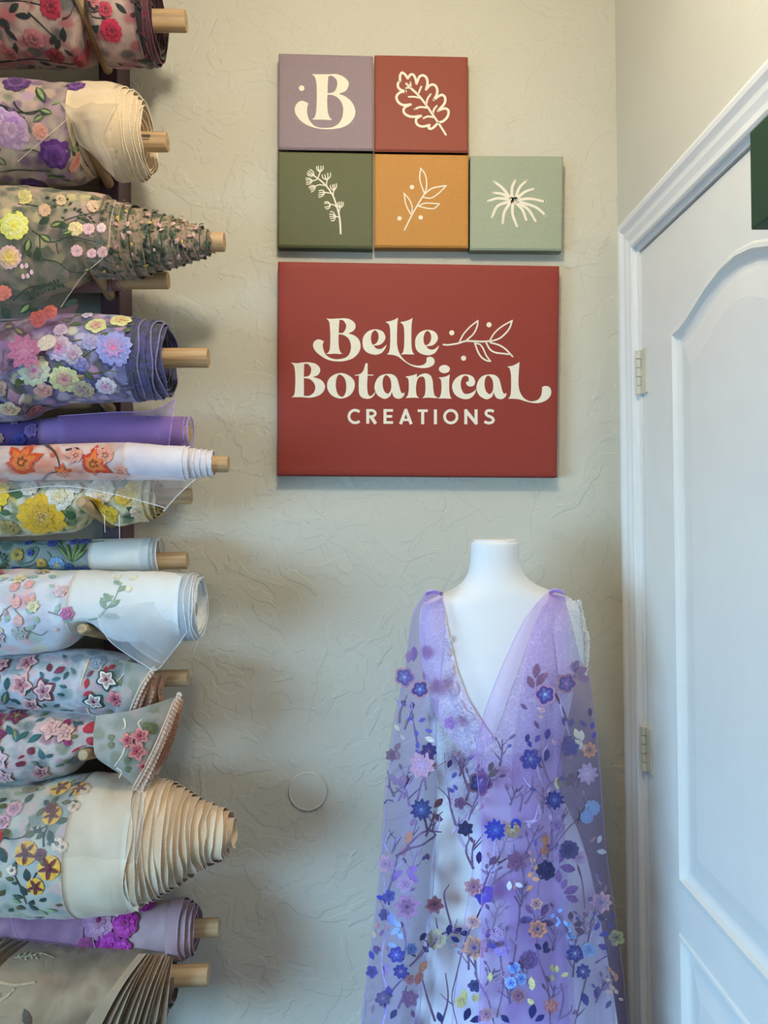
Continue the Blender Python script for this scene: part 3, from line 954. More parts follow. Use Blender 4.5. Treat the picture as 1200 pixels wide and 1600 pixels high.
# ------------------------------------------------------------------ rolls of embroidered tulle
LEFT = -470
class Roll:
    def __init__(s, label, d, st, peg=None, amp=0.012, seed=1.0, pw=0.026):
        s.d, s.sc, s.peg, s.amp, s.seed, s.pw = d, scale_at(d), peg, amp, seed, pw
        dense = catmull(st, 6)
        s.xs = [p[0] for p in dense]
        s.cy = [(p[1] + p[2]) / 2 for p in dense]
        s.rp = [(p[2] - p[1]) / 2 for p in dense]
        xm = 100
        z = P(xm, s.C(xm), d).z
        s.eps = math.atan2(z - CAMZ, D - d)
        a = P(LEFT, s.C(LEFT), d); b_ = P(st[-1][0], s.C(st[-1][0]), d)
        s.root = empty('fabric_roll', ((a.x + b_.x) / 2, -d, z - s.Rr(xm) * s.sc), label, 'fabric roll', 'fabric rolls on the rack')
    def C(s, px): return float(np.interp(px, s.xs, s.cy))
    def Rr(s, px): return float(np.interp(px, s.xs, s.rp))
    def pt(s, px, th, h=0.0, r=None, wob=True, pinch=True):
        cy = s.C(px)
        r = s.Rr(px) if r is None else r
        if wob and s.amp:
            q = mnoise.noise(Vector((px / 55.0 + s.seed * 7, math.sin(th) * 1.3, math.cos(th) * 1.3 + s.seed)))
            q2 = mnoise.noise(Vector((px / 17.0 + th * 0.9 + s.seed * 3, math.sin(th) * 2.2, math.cos(th) * 2.2)))
            r = r * (1 + s.amp * q * 2 + s.amp * q2)
        c = P(px, cy, s.d)
        rr = (r + h) * s.sc
        p = Vector((c.x, -s.d - rr * math.cos(th), c.z + rr * math.sin(th)))
        if pinch and s.peg is not None:
            k = math.exp(-((p.x - PX) / s.pw) ** 2)
            if k > 0.01:
                zt = peg_top(s.peg, p.y) + 0.003 + h * s.sc
                if p.z < zt:
                    p.z += (zt - p.z) * k
        return p
    def theta(s, px, py):
        q = max(-0.99, min(0.99, (s.C(px) - py) / s.Rr(px)))
        return math.asin(q) - s.eps
    def abs(s, px, py, h=0.0):
        return s.pt(px, s.theta(px, py), h)
    def at(s, cx, cy):
        th0 = s.theta(cx, cy)
        r0 = s.Rr(cx)
        return lambda u, v, h: s.pt(cx + u, th0 - v / r0, h)
    def body(s, mat, x1, x0=LEFT, name='fabric', h=0.0, na=56, step=7, a0=0, a1=2 * math.pi, parent=None):
        xs = list(np.linspace(x0, x1, max(6, int((x1 - x0) / step))))
        closed = abs(a1 - a0 - 2 * math.pi) < 1e-6
        ths = np.linspace(a0, a1, na + 1)
        if closed: ths = ths[:-1]
        V = [s.pt(x, t, h) for x in xs for t in ths]
        m = len(ths)
        Fc = []
        for i in range(len(xs) - 1):
            for k in range(m if closed else m - 1):
                k2 = (k + 1) % m
                Fc.append((i * m + k, i * m + k2, (i + 1) * m + k2, (i + 1) * m + k))
        if closed:
            Fc.append(tuple(range(m)))
            Fc.append(tuple((len(xs) - 1) * m + k for k in reversed(range(m))))
        return build(name, V, Fc, mat, parent or s.root, True)
    def layer(s, x0, x1, r, mat, lip, ecc=0.0, jit=2.0, r1=None, lipr=0.9, name='fabric_layer', cyo=0.0):
        """one winding that sticks out at the end of the roll, with its cut edge as a fine welt"""
        na = 44
        r1 = r if r1 is None else r1
        V, Fc = [], []
        nx = 6
        sd = random.uniform(0, 99)
        def rim(k):
            th = 2 * math.pi * k / na
            j = jit * (mnoise.noise(Vector((math.cos(th) * 1.2 + sd, math.sin(th) * 1.2, s.seed))) * 1.5)
            w_ = 1 + 0.035 * mnoise.noise(Vector((math.cos(th) * 1.6, math.sin(th) * 1.6, sd)))
            return th, j, w_
        def q(x, th, rr):
            c = P(x, s.C(min(x, s.xs[-1])) + cyo, s.d)
            return Vector((c.x, -s.d - rr * s.sc * math.cos(th), c.z + rr * s.sc * math.sin(th) * (1 - ecc)))
        for i in range(nx + 1):
            t = i / nx
            for k in range(na):
                th, j, w_ = rim(k)
                V.append(q(x0 + (x1 + j - x0) * t, th, (r + (r1 - r) * t) * w_))
        for i in range(nx):
            for k in range(na):
                k2 = (k + 1) % na
                Fc.append((i * na + k, i * na + k2, (i + 1) * na + k2, (i + 1) * na + k))
        o = build(name, V, Fc, mat, s.root, True)
        mb = MB()
        ring = [V[nx * na + k] for k in range(na)] + [V[nx * na]]
        mb.tube(ring, lipr * s.sc, 5, 0, False)
        build('selvage', mb.v, mb.f, lip, o, True)
        return o
    def endcap(s, x, r, mat, ecc=0.0, cyo=0.0):
        na = 32
        c = P(x, s.C(min(x, s.xs[-1])) + cyo, s.d)
        V = [tuple(c)]
        for k in range(na):
            th = 2 * math.pi * k / na
            V.append((c.x, -s.d - r * s.sc * math.cos(th), c.z + r * s.sc * math.sin(th) * (1 - ecc)))
        build('core_face', V, [(0, 1 + k, 1 + (k + 1) % na) for k in range(na)], mat, s.root, False)
    def dowel(s, x1, r, y=None, x0=40, mat=None):
        y = s.C(s.xs[-1]) if y is None else y
        a = P(x0, y, s.d); b_ = P(x1, y, s.d)
        a.z = b_.z
        n = 20
        mb = MB()
        R = r * s.sc
        mb.tube([(a.x, -s.d, a.z), (b_.x - 0.002, -s.d, b_.z), (b_.x, -s.d, b_.z)], [R, R, R * 0.93], n)
        mb.build('dowel', mat or M_dowel, s.root, True).modifiers.new('e', 'EDGE_SPLIT').split_angle = math.radians(40)

def sheet(name, rows, mat, parent, nu=6, nv=6, wav=0.0, seed=0.0, hem=None, hems=(), hemr=0.0008):
    """thin cloth through a grid of (px, py, depth) control points"""
    cols = [catmull(r, nu) for r in rows]
    m = len(cols[0])
    full = []
    for j in range(m):
        full.append(catmull([c[j] for c in cols], nv))
    nr = len(full[0])
    V, raw = [], []
    for i in range(nr):
        for j in range(m):
            x, y, d = full[j][i]
            if wav:
                d = d + wav * mnoise.noise(Vector((x / 22.0 + seed, y / 60.0, seed)))
            raw.append((x, y, d))
            V.append(P(x, y, d))
    Fc = [(i * m + j, i * m + j + 1, (i + 1) * m + j + 1, (i + 1) * m + j) for i in range(nr - 1) for j in range(m - 1)]
    o = build(name, V, Fc, mat, parent, True)
    for e in hems:
        if e == 'l': pts = [V[i * m] for i in range(nr)]
        elif e == 'r': pts = [V[i * m + m - 1] for i in range(nr)]
        elif e == 't': pts = V[:m]
        else: pts = V[(nr - 1) * m:]
        mb = MB(); mb.tube(pts, hemr, 5)
        build('hem', mb.v, mb.f, hem, o, True)
    return o, np.array(raw)

def cloth(c, var=0.08, st=(1, 1, 1)):
    return plain('wound_cloth', c, 0.75, var, 30, 0.4, 120, 0.25, 0.3, 0.0, st)

def scatter(roll, count, x0, x1, y0, y1, fn, mind=20, taken=None):
    pts = list(taken or [])
    tries = 0
    made = 0
    while made < count and tries < count * 40:
        tries += 1
        x, y = random.uniform(x0, x1), random.uniform(y0, y1)
        if all((x - a) ** 2 + (y - b_) ** 2 > mind * mind for a, b_ in pts):
            pts.append((x, y)); made += 1
            fn(x, y)
    return pts

rnd = random.uniform
def U(*a): return random.choice(a)

# ---- 1: smoky rose tulle with dark leaves and crimson flowers
random.seed(11)
R = Roll('topmost fabric roll, smoky rose tulle with black leaves and crimson flowers', 0.172, [(LEFT, -36, 98), (0, -36, 98), (120, -34, 98), (240, -33, 98)], 0, 0.012, 1.0, 0.012)
R.body(blotch('smoky_rose_cloth', [(92, 88, 88), (150, 122, 118), (186, 160, 148), (128, 112, 110)], 16, (0.8, 1, 1), seed=3, ghost=[(60, 60, 62), (176, 90, 100), (190, 150, 140), (80, 70, 72), (150, 60, 76), (200, 170, 156)]), 228)
for i, (x, r) in enumerate(((236, 64), (241, 62), (246, 58), (249, 52), (244, 44), (240, 34), (238, 24))):
    R.layer(205, x, r, cloth(U((70, 34, 44), (46, 38, 44), (96, 56, 66))), thread(U((40, 26, 32), (120, 44, 60))), 0, 4)
R.endcap(236, 60, cloth((60, 36, 44)))
for k in range(34):
    a = rnd(-2.2, 1.2)
    mb = MB(); petal(mb, rnd(5, 10), rnd(4, 6), rnd(0, 6.28), 0.5, 1.5, 'round')
    put(mb, 'leaf', R.at(rnd(226, 240), 32 + 60 * math.sin(a)), [U((40, 30, 36), (120, 30, 52), (80, 40, 52), (26, 30, 30))], R.root)
R.dowel(291, 16, 33)
tk = []
for x, y, r, c in ((105, 15, 17, (168, 40, 66)), (190, 45, 17, (196, 46, 78)), (168, 6, 12, (206, 120, 124)), (70, 55, 15, (186, 112, 118)), (2, 62, 18, (190, 110, 120)), (128, 88, 14, (150, 36, 50)), (92, 78, 14, (140, 44, 58)), (185, 18, 11, (196, 70, 92)), (25, 75, 12, (178, 104, 108)), (-60, 30, 18, (168, 40, 66)), (-120, 60, 18, (186, 112, 118))):
    flower(R.at(x, y), R.root, r, 6, c, tuple(int(q * 0.6) for q in c), 'heart', None, rnd(0, 6)); tk.append((x, y))
for pts in (((-40, 20), (10, 10), (60, 8), (96, 14)), ((70, 22), (84, 35), (98, 50)), ((120, 30), (150, 28), (186, 30)), ((-30, 88), (20, 84), (60, 82), (130, 92)), ((140, 10), (160, 22), (178, 20))):
    stem(R.abs, R.root, pts, 2.6, (38, 36, 38))
for x, y, a in ((20, 32, 0.2), (30, 40, 0.9), (8, 30, 2.9), (42, 22, -0.6), (50, 25, 0.1), (98, 48, 1.2), (118, 40, 1.8), (108, 56, 2.2), (160, 12, 0.2), (172, 38, 2.4), (178, 30, -0.9), (200, 10, 0.7), (32, 76, -1.2), (52, 90, 2.6), (62, 86, 0.4), (82, 92, 0.1), (140, 82, 0.4), (205, 92, 0.3), (215, 84, 0.2), (155, 2, 1.0), (-50, 60, 0.4), (-90, 20, 0.9)):
    leaf(R.at(x, y), R.root, rnd(16, 24), rnd(7, 10), a, (34, 40, 40))

scatter(R, 16, -130, 215, 0, 90, lambda x, y: leaf(R.at(x, y), R.root, rnd(10, 17), rnd(5, 8), rnd(-1, 1.6), U((40, 44, 44), (56, 52, 52), (120, 60, 66), (150, 110, 106))), 17)
# ---- 2: cream tulle with purple roses
random.seed(12)
R = Roll('fabric roll of cream tulle with lilac and deep purple roses', 0.172, [(LEFT, 134, 288), (0, 133, 288), (100, 139, 284), (180, 140, 279), (215, 150, 274), (230, 158, 268)], 1, 0.016, 2.0, 0.022)
R.body(blotch('cream_rose_cloth', [(120, 100, 110), (176, 152, 146), (206, 188, 170), (160, 150, 128)], 14, seed=8, ghost=[(120, 80, 130), (206, 170, 150), (110, 120, 90), (190, 150, 190), (220, 170, 160)]), 134)
Mc = cloth((226, 200, 164)); Ml = thread((238, 222, 194))
R.body(blotch('cream_tulle', [(222, 196, 160), (232, 208, 176), (226, 200, 168)], 14, seed=2, bump=0.5, bscale=30, bstretch=(0.4, 1, 1)), 200, 130, h=0.6)
for i, (x, r) in enumerate(((206, 69), (214, 67), (221, 64), (227, 60), (231, 55), (232, 49), (229, 43), (225, 36), (221, 29), (218, 22))):
    R.layer(180, x, r, Mc, Ml, 0, 4, r * 0.97, 0.9, cyo=(i * 1.2))
R.endcap(212, 58, Mc, 0, 6)
R.dowel(262, 15, 222)
# printed marks on the dowel
for i, (w_, hh, yy) in enumerate(((22, 4.2, 213.5), (14, 1.6, 218))):
    mb = MB()
    x = 219.0 if i == 0 else 223.0
    V, Fc = [], []
    zc = P(240, 222, R.d).z
    for k in range(7 if i == 0 else 5):
        ww = rnd(1.8, 2.8)
        q = []
        for (dx, dy) in ((0, 0), (ww, 0), (ww, hh), (0, hh)):
            c = P(x + dx, 222, R.d); rr = 15.15 * R.sc
            sv = (222 - (yy + dy - hh / 2)) / 15.15
            th = math.asin(max(-1, min(1, sv))) - R.eps
            q.append((c.x, -R.d - rr * math.cos(th), zc + rr * math.sin(th)))
        b_ = len(V); V += q; Fc.append((b_, b_ + 1, b_ + 2, b_ + 3))
        x += ww + 0.7
    build('stamp_print', V, Fc, plain('black_stamp', (34, 26, 22), 0.7), R.root, False)
Mwrap = sheer('cream_sheer', (240, 226, 204), 0.5, 0.1)
sheet('sheer_fold', [[(80, 141, 0.235), (115, 139, 0.235), (160, 139, 0.225), (200, 148, 0.215)], [(105, 175, 0.275), (118, 178, 0.272), (142, 178, 0.28), (178, 172, 0.272)],
                     [(114, 196, 0.275), (122, 198, 0.285), (134, 196, 0.284), (160, 215, 0.275)], [(122, 222, 0.268), (130, 226, 0.278), (150, 236, 0.274), (172, 246, 0.262)],
                     [(138, 234, 0.25), (150, 246, 0.262), (162, 262, 0.252), (178, 276, 0.232)]], Mwrap, R.root, wav=0.006, seed=4, hem=Ml, hems=('l', 'r'), hemr=0.0005)
sheet('sheer_wrap', [[(-120, 300, 0.2), (-40, 290, 0.22), (10, 268, 0.252), (28, 252, 0.262)], [(-120, 200, 0.27), (-40, 200, 0.273), (30, 225, 0.272), (75, 212, 0.273)], [(-120, 150, 0.25), (-40, 150, 0.25), (50, 155, 0.252), (110, 182, 0.272)]],
      sheer('cream_sheer_thin', (232, 216, 200), 0.19), R.root, hem=Ml, hems=('r',), hemr=0.0005)
for x, y, r, c1, c2 in ((50, 205, 26, (206, 166, 214), (186, 140, 200)), (36, 190, 16, (216, 182, 222), (196, 156, 210)), (105, 238, 22, (104, 52, 134), (126, 72, 156)), (52, 280, 20, (84, 44, 108), (104, 60, 130)), (55, 143, 20, (96, 56, 118), (128, 84, 150)), (140, 146, 14, (110, 60, 136), (140, 90, 160)), (-60, 200, 26, (206, 166, 214), (186, 140, 200)), (-120, 250, 22, (104, 52, 134), (126, 72, 156))):
    rose(R.at(x, y), R.root, r, c1, c2, tuple(int(q * 0.8) for q in c1))
for x, y, r in ((10, 200, 13), (8, 212, 11), (92, 207, 12), (128, 262, 11), (2, 150, 10)):
    flower(R.at(x, y), R.root, r, 5, (232, 160, 146), (226, 108, 84), 'heart')
for x, y, L, W, a in ((84, 148, 34, 13, 1.05), (92, 178, 20, 10, 0.3), (82, 194, 20, 9, -0.5), (14, 226, 16, 10, 0.3), (22, 240, 14, 12, 1.2), (80, 268, 18, 8, 0.1), (128, 244, 20, 12, 1.1), (136, 270, 16, 9, 0.4), (100, 274, 12, 7, 0.2)):
    leaf(R.at(x, y), R.root, L, W, a, (52, 72, 46), c2=(150, 168, 112))
for pts in (((8, 176), (18, 168), (36, 172), (58, 178)), ((42, 176), (70, 182), (100, 178)), ((56, 168), (64, 178), (80, 184), (100, 176)), ((70, 188), (76, 200), (78, 208)), ((4, 262), (40, 258), (90, 260)), ((0, 146), (12, 158), (22, 165)), ((60, 232), (74, 230), (90, 236))):
    stem(R.abs, R.root, pts, 2.4, (44, 60, 40))

scatter(R, 14, -130, 120, 150, 280, lambda x, y: leaf(R.at(x, y), R.root, rnd(10, 16), rnd(5, 8), rnd(-1, 1.6), U((70, 88, 60), (150, 160, 120), (206, 160, 150), (120, 90, 130))), 24)
# ---- 3: grey green tulle, yellow and pink blossoms, long telescoped end
random.seed(13)
R = Roll('fabric roll of grey green tulle with yellow peonies and cone end', 0.185, [(LEFT, 300, 478), (0, 298, 472), (60, 300, 460), (110, 303, 446), (165, 308, 434), (200, 316, 434)], 2, 0.012, 3.0, 0.02)
Mg = blotch('grey_green_cloth', [(98, 102, 84), (140, 140, 118), (190, 166, 140), (146, 146, 120), (214, 190, 146)], 20, seed=5, ghost=[(60, 76, 56), (220, 176, 150), (232, 210, 150), (84, 96, 70), (214, 170, 170), (120, 128, 96)])
R.body(Mg, 176)
Mdark = blotch('green_mottle', [(50, 58, 44), (112, 114, 88), (186, 154, 134), (80, 88, 64)], 60, seed=1)
lay = [(188, 59), (203, 58), (217, 56), (232, 50), (246, 46), (260, 42), (272, 39), (284, 36), (296, 32), (308, 28), (318, 25), (326, 20), (333, 16)]
xp = 160
for x, r in lay:
    R.layer(xp - 12, x, r, Mdark, thread(U((60, 68, 50), (176, 140, 120), (150, 132, 96))), 0, 3, r * 0.985, 1.0, cyo=4)
    xp = x
R.endcap(331, 15, Mdark, 0, 4)
for k in range(90):
    x = rnd(168, 322)
    rr = float(np.interp(x, [q[0] for q in lay], [q[1] for q in lay])) + 1
    th = rnd(-1.3, 1.3)
    s_ = R
    def mp(u, v, h, x=x, th=th, rr=rr):
        c = P(x + u, R.C(200) + 4, R.d); t2 = th - v / rr
        return Vector((c.x, -R.d - (rr + h) * R.sc * math.cos(t2), c.z + (rr + h) * R.sc * math.sin(t2)))
    mb = MB(); petal(mb, rnd(5, 11), rnd(3, 6), rnd(0, 6.28), 0.3, 1.4, U('leaf', 'round'))
    put(mb, 'leaf', mp, [U((40, 56, 42), (46, 62, 44), (56, 76, 50), (34, 46, 36), (214, 160, 158), (226, 180, 170), (214, 178, 90))], R.root)
R.dowel(351, 15, 378)
Mtul = sheer('grey_tulle', (178, 178, 164), 0.21)
# loose tulle hanging over the front of the roll
o3, raw3 = sheet('loose_tulle', [[(-140, 300, 0.262), (-20, 300, 0.262), (80, 304, 0.26), (180, 312, 0.235)], [(-140, 350, 0.292), (-20, 350, 0.292), (80, 352, 0.285), (172, 352, 0.27)], [(-140, 410, 0.30), (-20, 410, 0.30), (80, 408, 0.295), (166, 396, 0.275)],
                     [(-140, 480, 0.292), (-40, 480, 0.292), (60, 462, 0.29), (132, 428, 0.275)], [(-140, 540, 0.28), (-60, 530, 0.28), (30, 508, 0.28), (110, 458, 0.27)], [(-140, 590, 0.275), (-70, 570, 0.275), (10, 545, 0.275), (95, 480, 0.268)]], Mtul, R.root, nv=5, wav=0.004, seed=2, hem=thread((196, 180, 160)), hems=('r',))
def dsheet(raw):
    A = raw
    def f(px, py):
        q = (A[:, 0] - px) ** 2 + (A[:, 1] - py) ** 2
        idx = np.argpartition(q, 5)[:5]
        w_ = 1.0 / (q[idx] + 2.0)
        return float((A[idx, 2] * w_).sum() / w_.sum())
    return f
D3 = dsheet(raw3)
def on3(cx, cy):
    return lambda u, v, h: P(cx + u, cy + v, D3(cx + u, cy + v) + h * 0.0011)
def abs3(px, py, h=0): return P(px, py, D3(px, py) + h * 0.0011)
for x, y, r in ((22, 352, 23), (-60, 380, 23), (-110, 330, 22)):
    rose(on3(x, y), R.root, r, (244, 236, 120), (250, 244, 160), (230, 210, 80), 8)
flower(on3(14, 402), R.root, 19, 8, (240, 196, 150), (236, 196, 70), 'heart', edge=(232, 186, 190), cr=0.5)
for x, y, r, c in ((118, 357, 12, (240, 214, 160)), (138, 357, 10, (228, 184, 190)), (158, 356, 8, (232, 204, 206)), (120, 392, 10, (222, 176, 186)), (143, 396, 8, (226, 180, 192)), (160, 394, 9, (214, 170, 172)), (5, 458, 13, (232, 130, 110)), (38, 308, 12, (236, 214, 140)), (70, 328, 10, (226, 182, 150)), (145, 322, 10, (228, 190, 160)), (95, 312, 9, (220, 190, 150)), (60, 498, 14, (210, 100, 84)), (78, 488, 12, (216, 106, 90)), (-20, 470, 13, (232, 130, 110))):
    flower(on3(x, y), R.root, r, 5, c, tuple(int(q * 0.92) for q in c), 'heart', None, rnd(0, 6))
for x, y, L, W, a in ((60, 350, 20, 12, -0.5), (78, 354, 20, 11, -0.35), (84, 348, 24, 13, 0.3), (62, 366, 22, 12, 0.6), (46, 372, 24, 14, 1.8), (58, 385, 22, 12, 1.5), (42, 388, 16, 9, 1.2), (96, 366, 22, 8, -0.3), (128, 340, 18, 7, 0.6), (5, 325, 18, 8, -0.5), (12, 330, 18, 6, 0.2), (2, 480, 22, 16, 0.9), (30, 490, 24, 14, -0.7), (44, 484, 18, 12, 0.2), (22, 512, 20, 12, 0.6), (100, 478, 24, 11, -0.4), (5, 512, 18, 12, -0.2), (130, 424, 12, 6, -0.4)):
    leaf(on3(x, y), R.root, L, W, a, (44, 64, 44), c2=(146, 160, 92) if random.random() < 0.6 else None)
for pts in (((50, 360), (80, 378), (110, 370), (150, 378)), ((66, 405), (90, 410), (110, 424), (132, 426)), ((20, 470), (40, 452), (60, 446), (90, 444)), ((-30, 500), (0, 502), (30, 500), (56, 494)), ((62, 366), (62, 390), (58, 405)), ((100, 345), (120, 338), (140, 334), (170, 328)), ((88, 380), (90, 392), (92, 398)), ((0, 520), (20, 514), (44, 522)), ((8, 325), (30, 318), (60, 322))):
    stem(abs3, R.root, pts, 2.4, (46, 62, 44))
for k in range(22):
    x, y = 40 + k * 2.6, 462 - k * 1.0
    leaf(on3(x, y), R.root, rnd(7, 11), 4, (1.1 if k % 2 else -1.9) + rnd(-0.2, 0.2), (44, 66, 48))
for k in range(26):
    leaf(on3(rnd(70, 175), rnd(308, 345)), R.root, rnd(6, 10), 4, rnd(-0.6, 0.8), (48, 62, 44))
for x, y in ((34, 412), (41, 411), (36, 428), (43, 427), (49, 421)):
    leaf(on3(x, y), R.root, 8, 6, 1.5, (232, 190, 200), 'bud', prof='oval')

# ---- 3b: thin roll behind, dusty pink, bare dowel
random.seed(14)
R = Roll('thin dusty pink fabric roll mostly hidden under the grey green roll', 0.118, [(LEFT, 418, 458), (100, 419, 457), (190, 421, 455)], None, 0.01, 4.0)
R.body(cloth((150, 116, 118)), 176)
R.layer(168, 190, 16, sheer('pink_tulle_end', (190, 150, 150), 0.55), thread((190, 150, 150)), 0, 4)
R.dowel(263, 13.5, 438)

# ---- 4: violet tulle with pale daisies
random.seed(15)
R = Roll('fabric roll of violet tulle with pale yellow and lilac daisies', 0.192, [(LEFT, 500, 680), (0, 502, 657), (60, 498, 642), (117, 493, 630), (200, 497, 628), (248, 503, 624)], None, 0.016, 5.0, 0.02)
R.body(blotch('violet_cloth', [(48, 44, 84), (104, 98, 142), (150, 142, 184), (84, 80, 100), (176, 160, 190)], 17, seed=2, ghost=[(206, 196, 220), (90, 96, 70), (220, 216, 180), (150, 130, 190), (206, 150, 180), (60, 56, 110)]), 214)
Mv = blotch('violet_edge', [(44, 42, 84), (84, 78, 128), (60, 64, 62), (110, 100, 150)], 45, seed=9)
for i, (x, r) in enumerate(((222, 64), (232, 63), (242, 62), (252, 60), (261, 57), (265, 53), (260, 46), (255, 39), (250, 31), (246, 24))):
    R.layer(196, x, r, Mv, thread(U((86, 82, 140), (60, 66, 60), (140, 130, 180))), 0, 5, r * 0.98, 1.1)
R.endcap(240, 55, Mv)
R.dowel(326, 15.5, 559)
for x, y, r, n_, c, cc in ((82, 577, 24, 7, (228, 230, 196), (222, 120, 160)), (122, 590, 22, 6, (230, 226, 166), (226, 110, 150)), (144, 605, 18, 6, (198, 186, 150), (170, 120, 140)), (198, 545, 28, 8, (158, 160, 222), (238, 130, 170)), (120, 546, 20, 6, (208, 192, 222), (216, 120, 180)), (170, 513, 16, 5, (214, 212, 150), (220, 110, 140)), (203, 505, 17, 5, (226, 222, 156), (220, 140, 100)), (180, 601, 16, 6, (232, 226, 240), (238, 130, 180)), (6, 570, 20, 6, (224, 228, 196), (206, 90, 140)), (28, 602, 14, 5, (190, 160, 150), (110, 120, 80)), (32, 634, 16, 5, (226, 214, 180), (210, 150, 130)), (88, 606, 14, 5, (230, 180, 170), (230, 150, 140)), (140, 555, 15, 6, (200, 186, 196), (206, 130, 170)), (150, 498, 9, 6, (214, 200, 224), (214, 200, 224)), (120, 520, 11, 6, (222, 208, 226), (210, 180, 210)), (165, 537, 13, 6, (176, 170, 206), (176, 150, 200)), (64, 636, 15, 5, (150, 100, 110), (190, 120, 110)), (150, 568, 12, 6, (150, 144, 196), (140, 130, 190)), (-60, 590, 24, 7, (228, 230, 196), (222, 120, 160)), (-110, 560, 24, 8, (158, 160, 222), (238, 130, 170))):
    flower(R.at(x, y), R.root, r, n_, c, cc, 'heart' if n_ > 5 else 'round', None, rnd(0, 6), 0.27, 2.2)
for pts in (((92, 548), (112, 538), (140, 535), (160, 532)), ((130, 562), (150, 560), (172, 545)), ((140, 572), (165, 582), (184, 578), (204, 580)), ((180, 512), (200, 514), (225, 510)), ((100, 540), (112, 530), (125, 526))):
    stem(R.abs, R.root, pts, 3, (92, 104, 70))
for x, y, L, a in ((128, 556, 14, 0.5), (113, 568, 16, 0.7), (54, 592, 14, 0.9), (130, 512, 18, -0.3), (115, 505, 16, 0.2), (178, 524, 14, 0.2), (210, 520, 12, -0.2), (155, 580, 14, 1.0), (10, 622, 18, 0.3)):
    leaf(R.at(x, y), R.root, L, 9, a, (86, 104, 62))
# pink sheer tail of the roll above, lying over this one
sheet('sheer_tail', [[(-120, 520, 0.285), (-30, 508, 0.287), (60, 492, 0.285), (124, 474, 0.27)], [(-120, 560, 0.288), (-40, 560, 0.29), (40, 535, 0.287), (106, 512, 0.273)], [(-120, 590, 0.286), (-50, 596, 0.289), (20, 572, 0.286), (88, 550, 0.276)],
                     [(-120, 610, 0.282), (-60, 615, 0.283), (0, 590, 0.28), (62, 560, 0.28)]], sheer('mauve_tulle', (206, 140, 164), 0.24), R.root, wav=0.003, hem=thread((150, 150, 214)), hems=('b',), hemr=0.0011)
flower(lambda u, v, h: P(38 + u, 548 + v, 0.291 + h * .001), R.root, 30, 9, (196, 112, 146), (206, 140, 164), 'star')
leaf(lambda u, v, h: P(57 + u, 545 + v, 0.292 + h * .001), R.root, 34, 22, -0.55, (232, 206, 184), 'petal', prof='oval')

scatter(R, 16, -130, 205, 505, 640, lambda x, y: leaf(R.at(x, y), R.root, rnd(9, 15), rnd(5, 8), rnd(-1, 1.6), U((86, 104, 62), (160, 150, 200), (206, 200, 214), (120, 110, 150))), 22)
# ---- 5: plain lavender tulle
random.seed(16)
R = Roll('thin fabric roll of plain lavender purple tulle with a raised flap', 0.135, [(LEFT, 662, 706), (0, 658, 702), (110, 650, 697), (200, 650, 697), (268, 652, 698)], None, 0.01, 6.0)
R.body(blotch('lavender_dark_cloth', [(58, 46, 104), (88, 66, 138), (120, 90, 168)], 14, (0.5, 1, 1), seed=4), 70)
R.body(blotch('lavender_cloth', [(132, 104, 168), (150, 120, 186), (166, 136, 200)], 12, (0.4, 1, 1), seed=4, bstretch=(0.5, 1, 1)), 268, 68, h=0.6)
Mlv = sheer('lavender_tulle', (190, 154, 220), 0.40, 0.1)
for x, r in ((284, 22), (291, 23), (298, 24)):
    R.layer(255, x, r, Mlv, thread((196, 160, 226)), 0, 1.5)
R.dowel(297, 13, 678)
o5, raw5 = sheet('flap', [[(90, 650, 0.168), (180, 644, 0.168), (238, 642, 0.165), (274, 624, 0.15)], [(90, 672, 0.176), (180, 668, 0.18), (230, 668, 0.185), (268, 662, 0.18)], [(90, 696, 0.168), (180, 697, 0.17), (230, 699, 0.172), (263, 702, 0.168)]], Mlv, R.root, wav=0.004, hem=thread((206, 170, 232)), hems=('r', 't'))
for x, y, r, c in ((8, 684, 9, (206, 164, 160)), (40, 686, 10, (72, 76, 168)), (58, 672, 11, (140, 110, 180)), (30, 660, 7, (170, 170, 190)), (36, 694, 9, (66, 70, 160)), (-40, 680, 10, (206, 164, 160))):
    flower(R.at(x, y), R.root, r, 7, c, tuple(int(q * 0.8) for q in c), 'round')

# ---- 6: autumn leaves
random.seed(17)
R = Roll('fabric roll of white tulle with orange and red maple leaves', 0.225, [(LEFT, 698, 752), (0, 697, 752), (100, 694, 750), (200, 692, 750), (285, 699, 749)], None, 0.012, 7.0)
R.body(blotch('autumn_cloth', [(150, 136, 148), (206, 170, 160), (222, 196, 186), (214, 140, 116), (190, 176, 186)], 17, (0.7, 1, 1), seed=12, ghost=[(224, 130, 90), (206, 190, 196), (150, 110, 110), (226, 160, 130), (214, 200, 200)], gscale=28), 205)
Mw = blotch('white_tulle_end', [(212, 198, 210), (226, 214, 220), (232, 224, 226)], 18, seed=2, bstretch=(2, 0.6, 0.6), bump=0.25)
R.body(Mw, 282, 200, h=0.4)
xp = 270
for x, r in ((289, 27), (297, 26), (306, 23), (315, 22), (324, 21), (333, 20)):
    R.layer(xp - 8, x, r, Mw, thread((244, 240, 240)), 0, 1.0, None, 1.1); xp = x
R.endcap(332, 19, Mw)
R.dowel(357, 13, 725)
for x, y, r, rot in ((46, 722, 36, 0.3), (155, 724, 32, 1.1), (8, 752, 18, 0.5), (62, 752, 15, 2.6), (106, 738, 16, 0.2), (-60, 725, 28, 0.9), (-110, 730, 22, 2.2)):
    maple(R.at(x, y), R.root, r, rot, U((204, 56, 28), (212, 78, 32)), U((228, 118, 44), (222, 104, 40)))
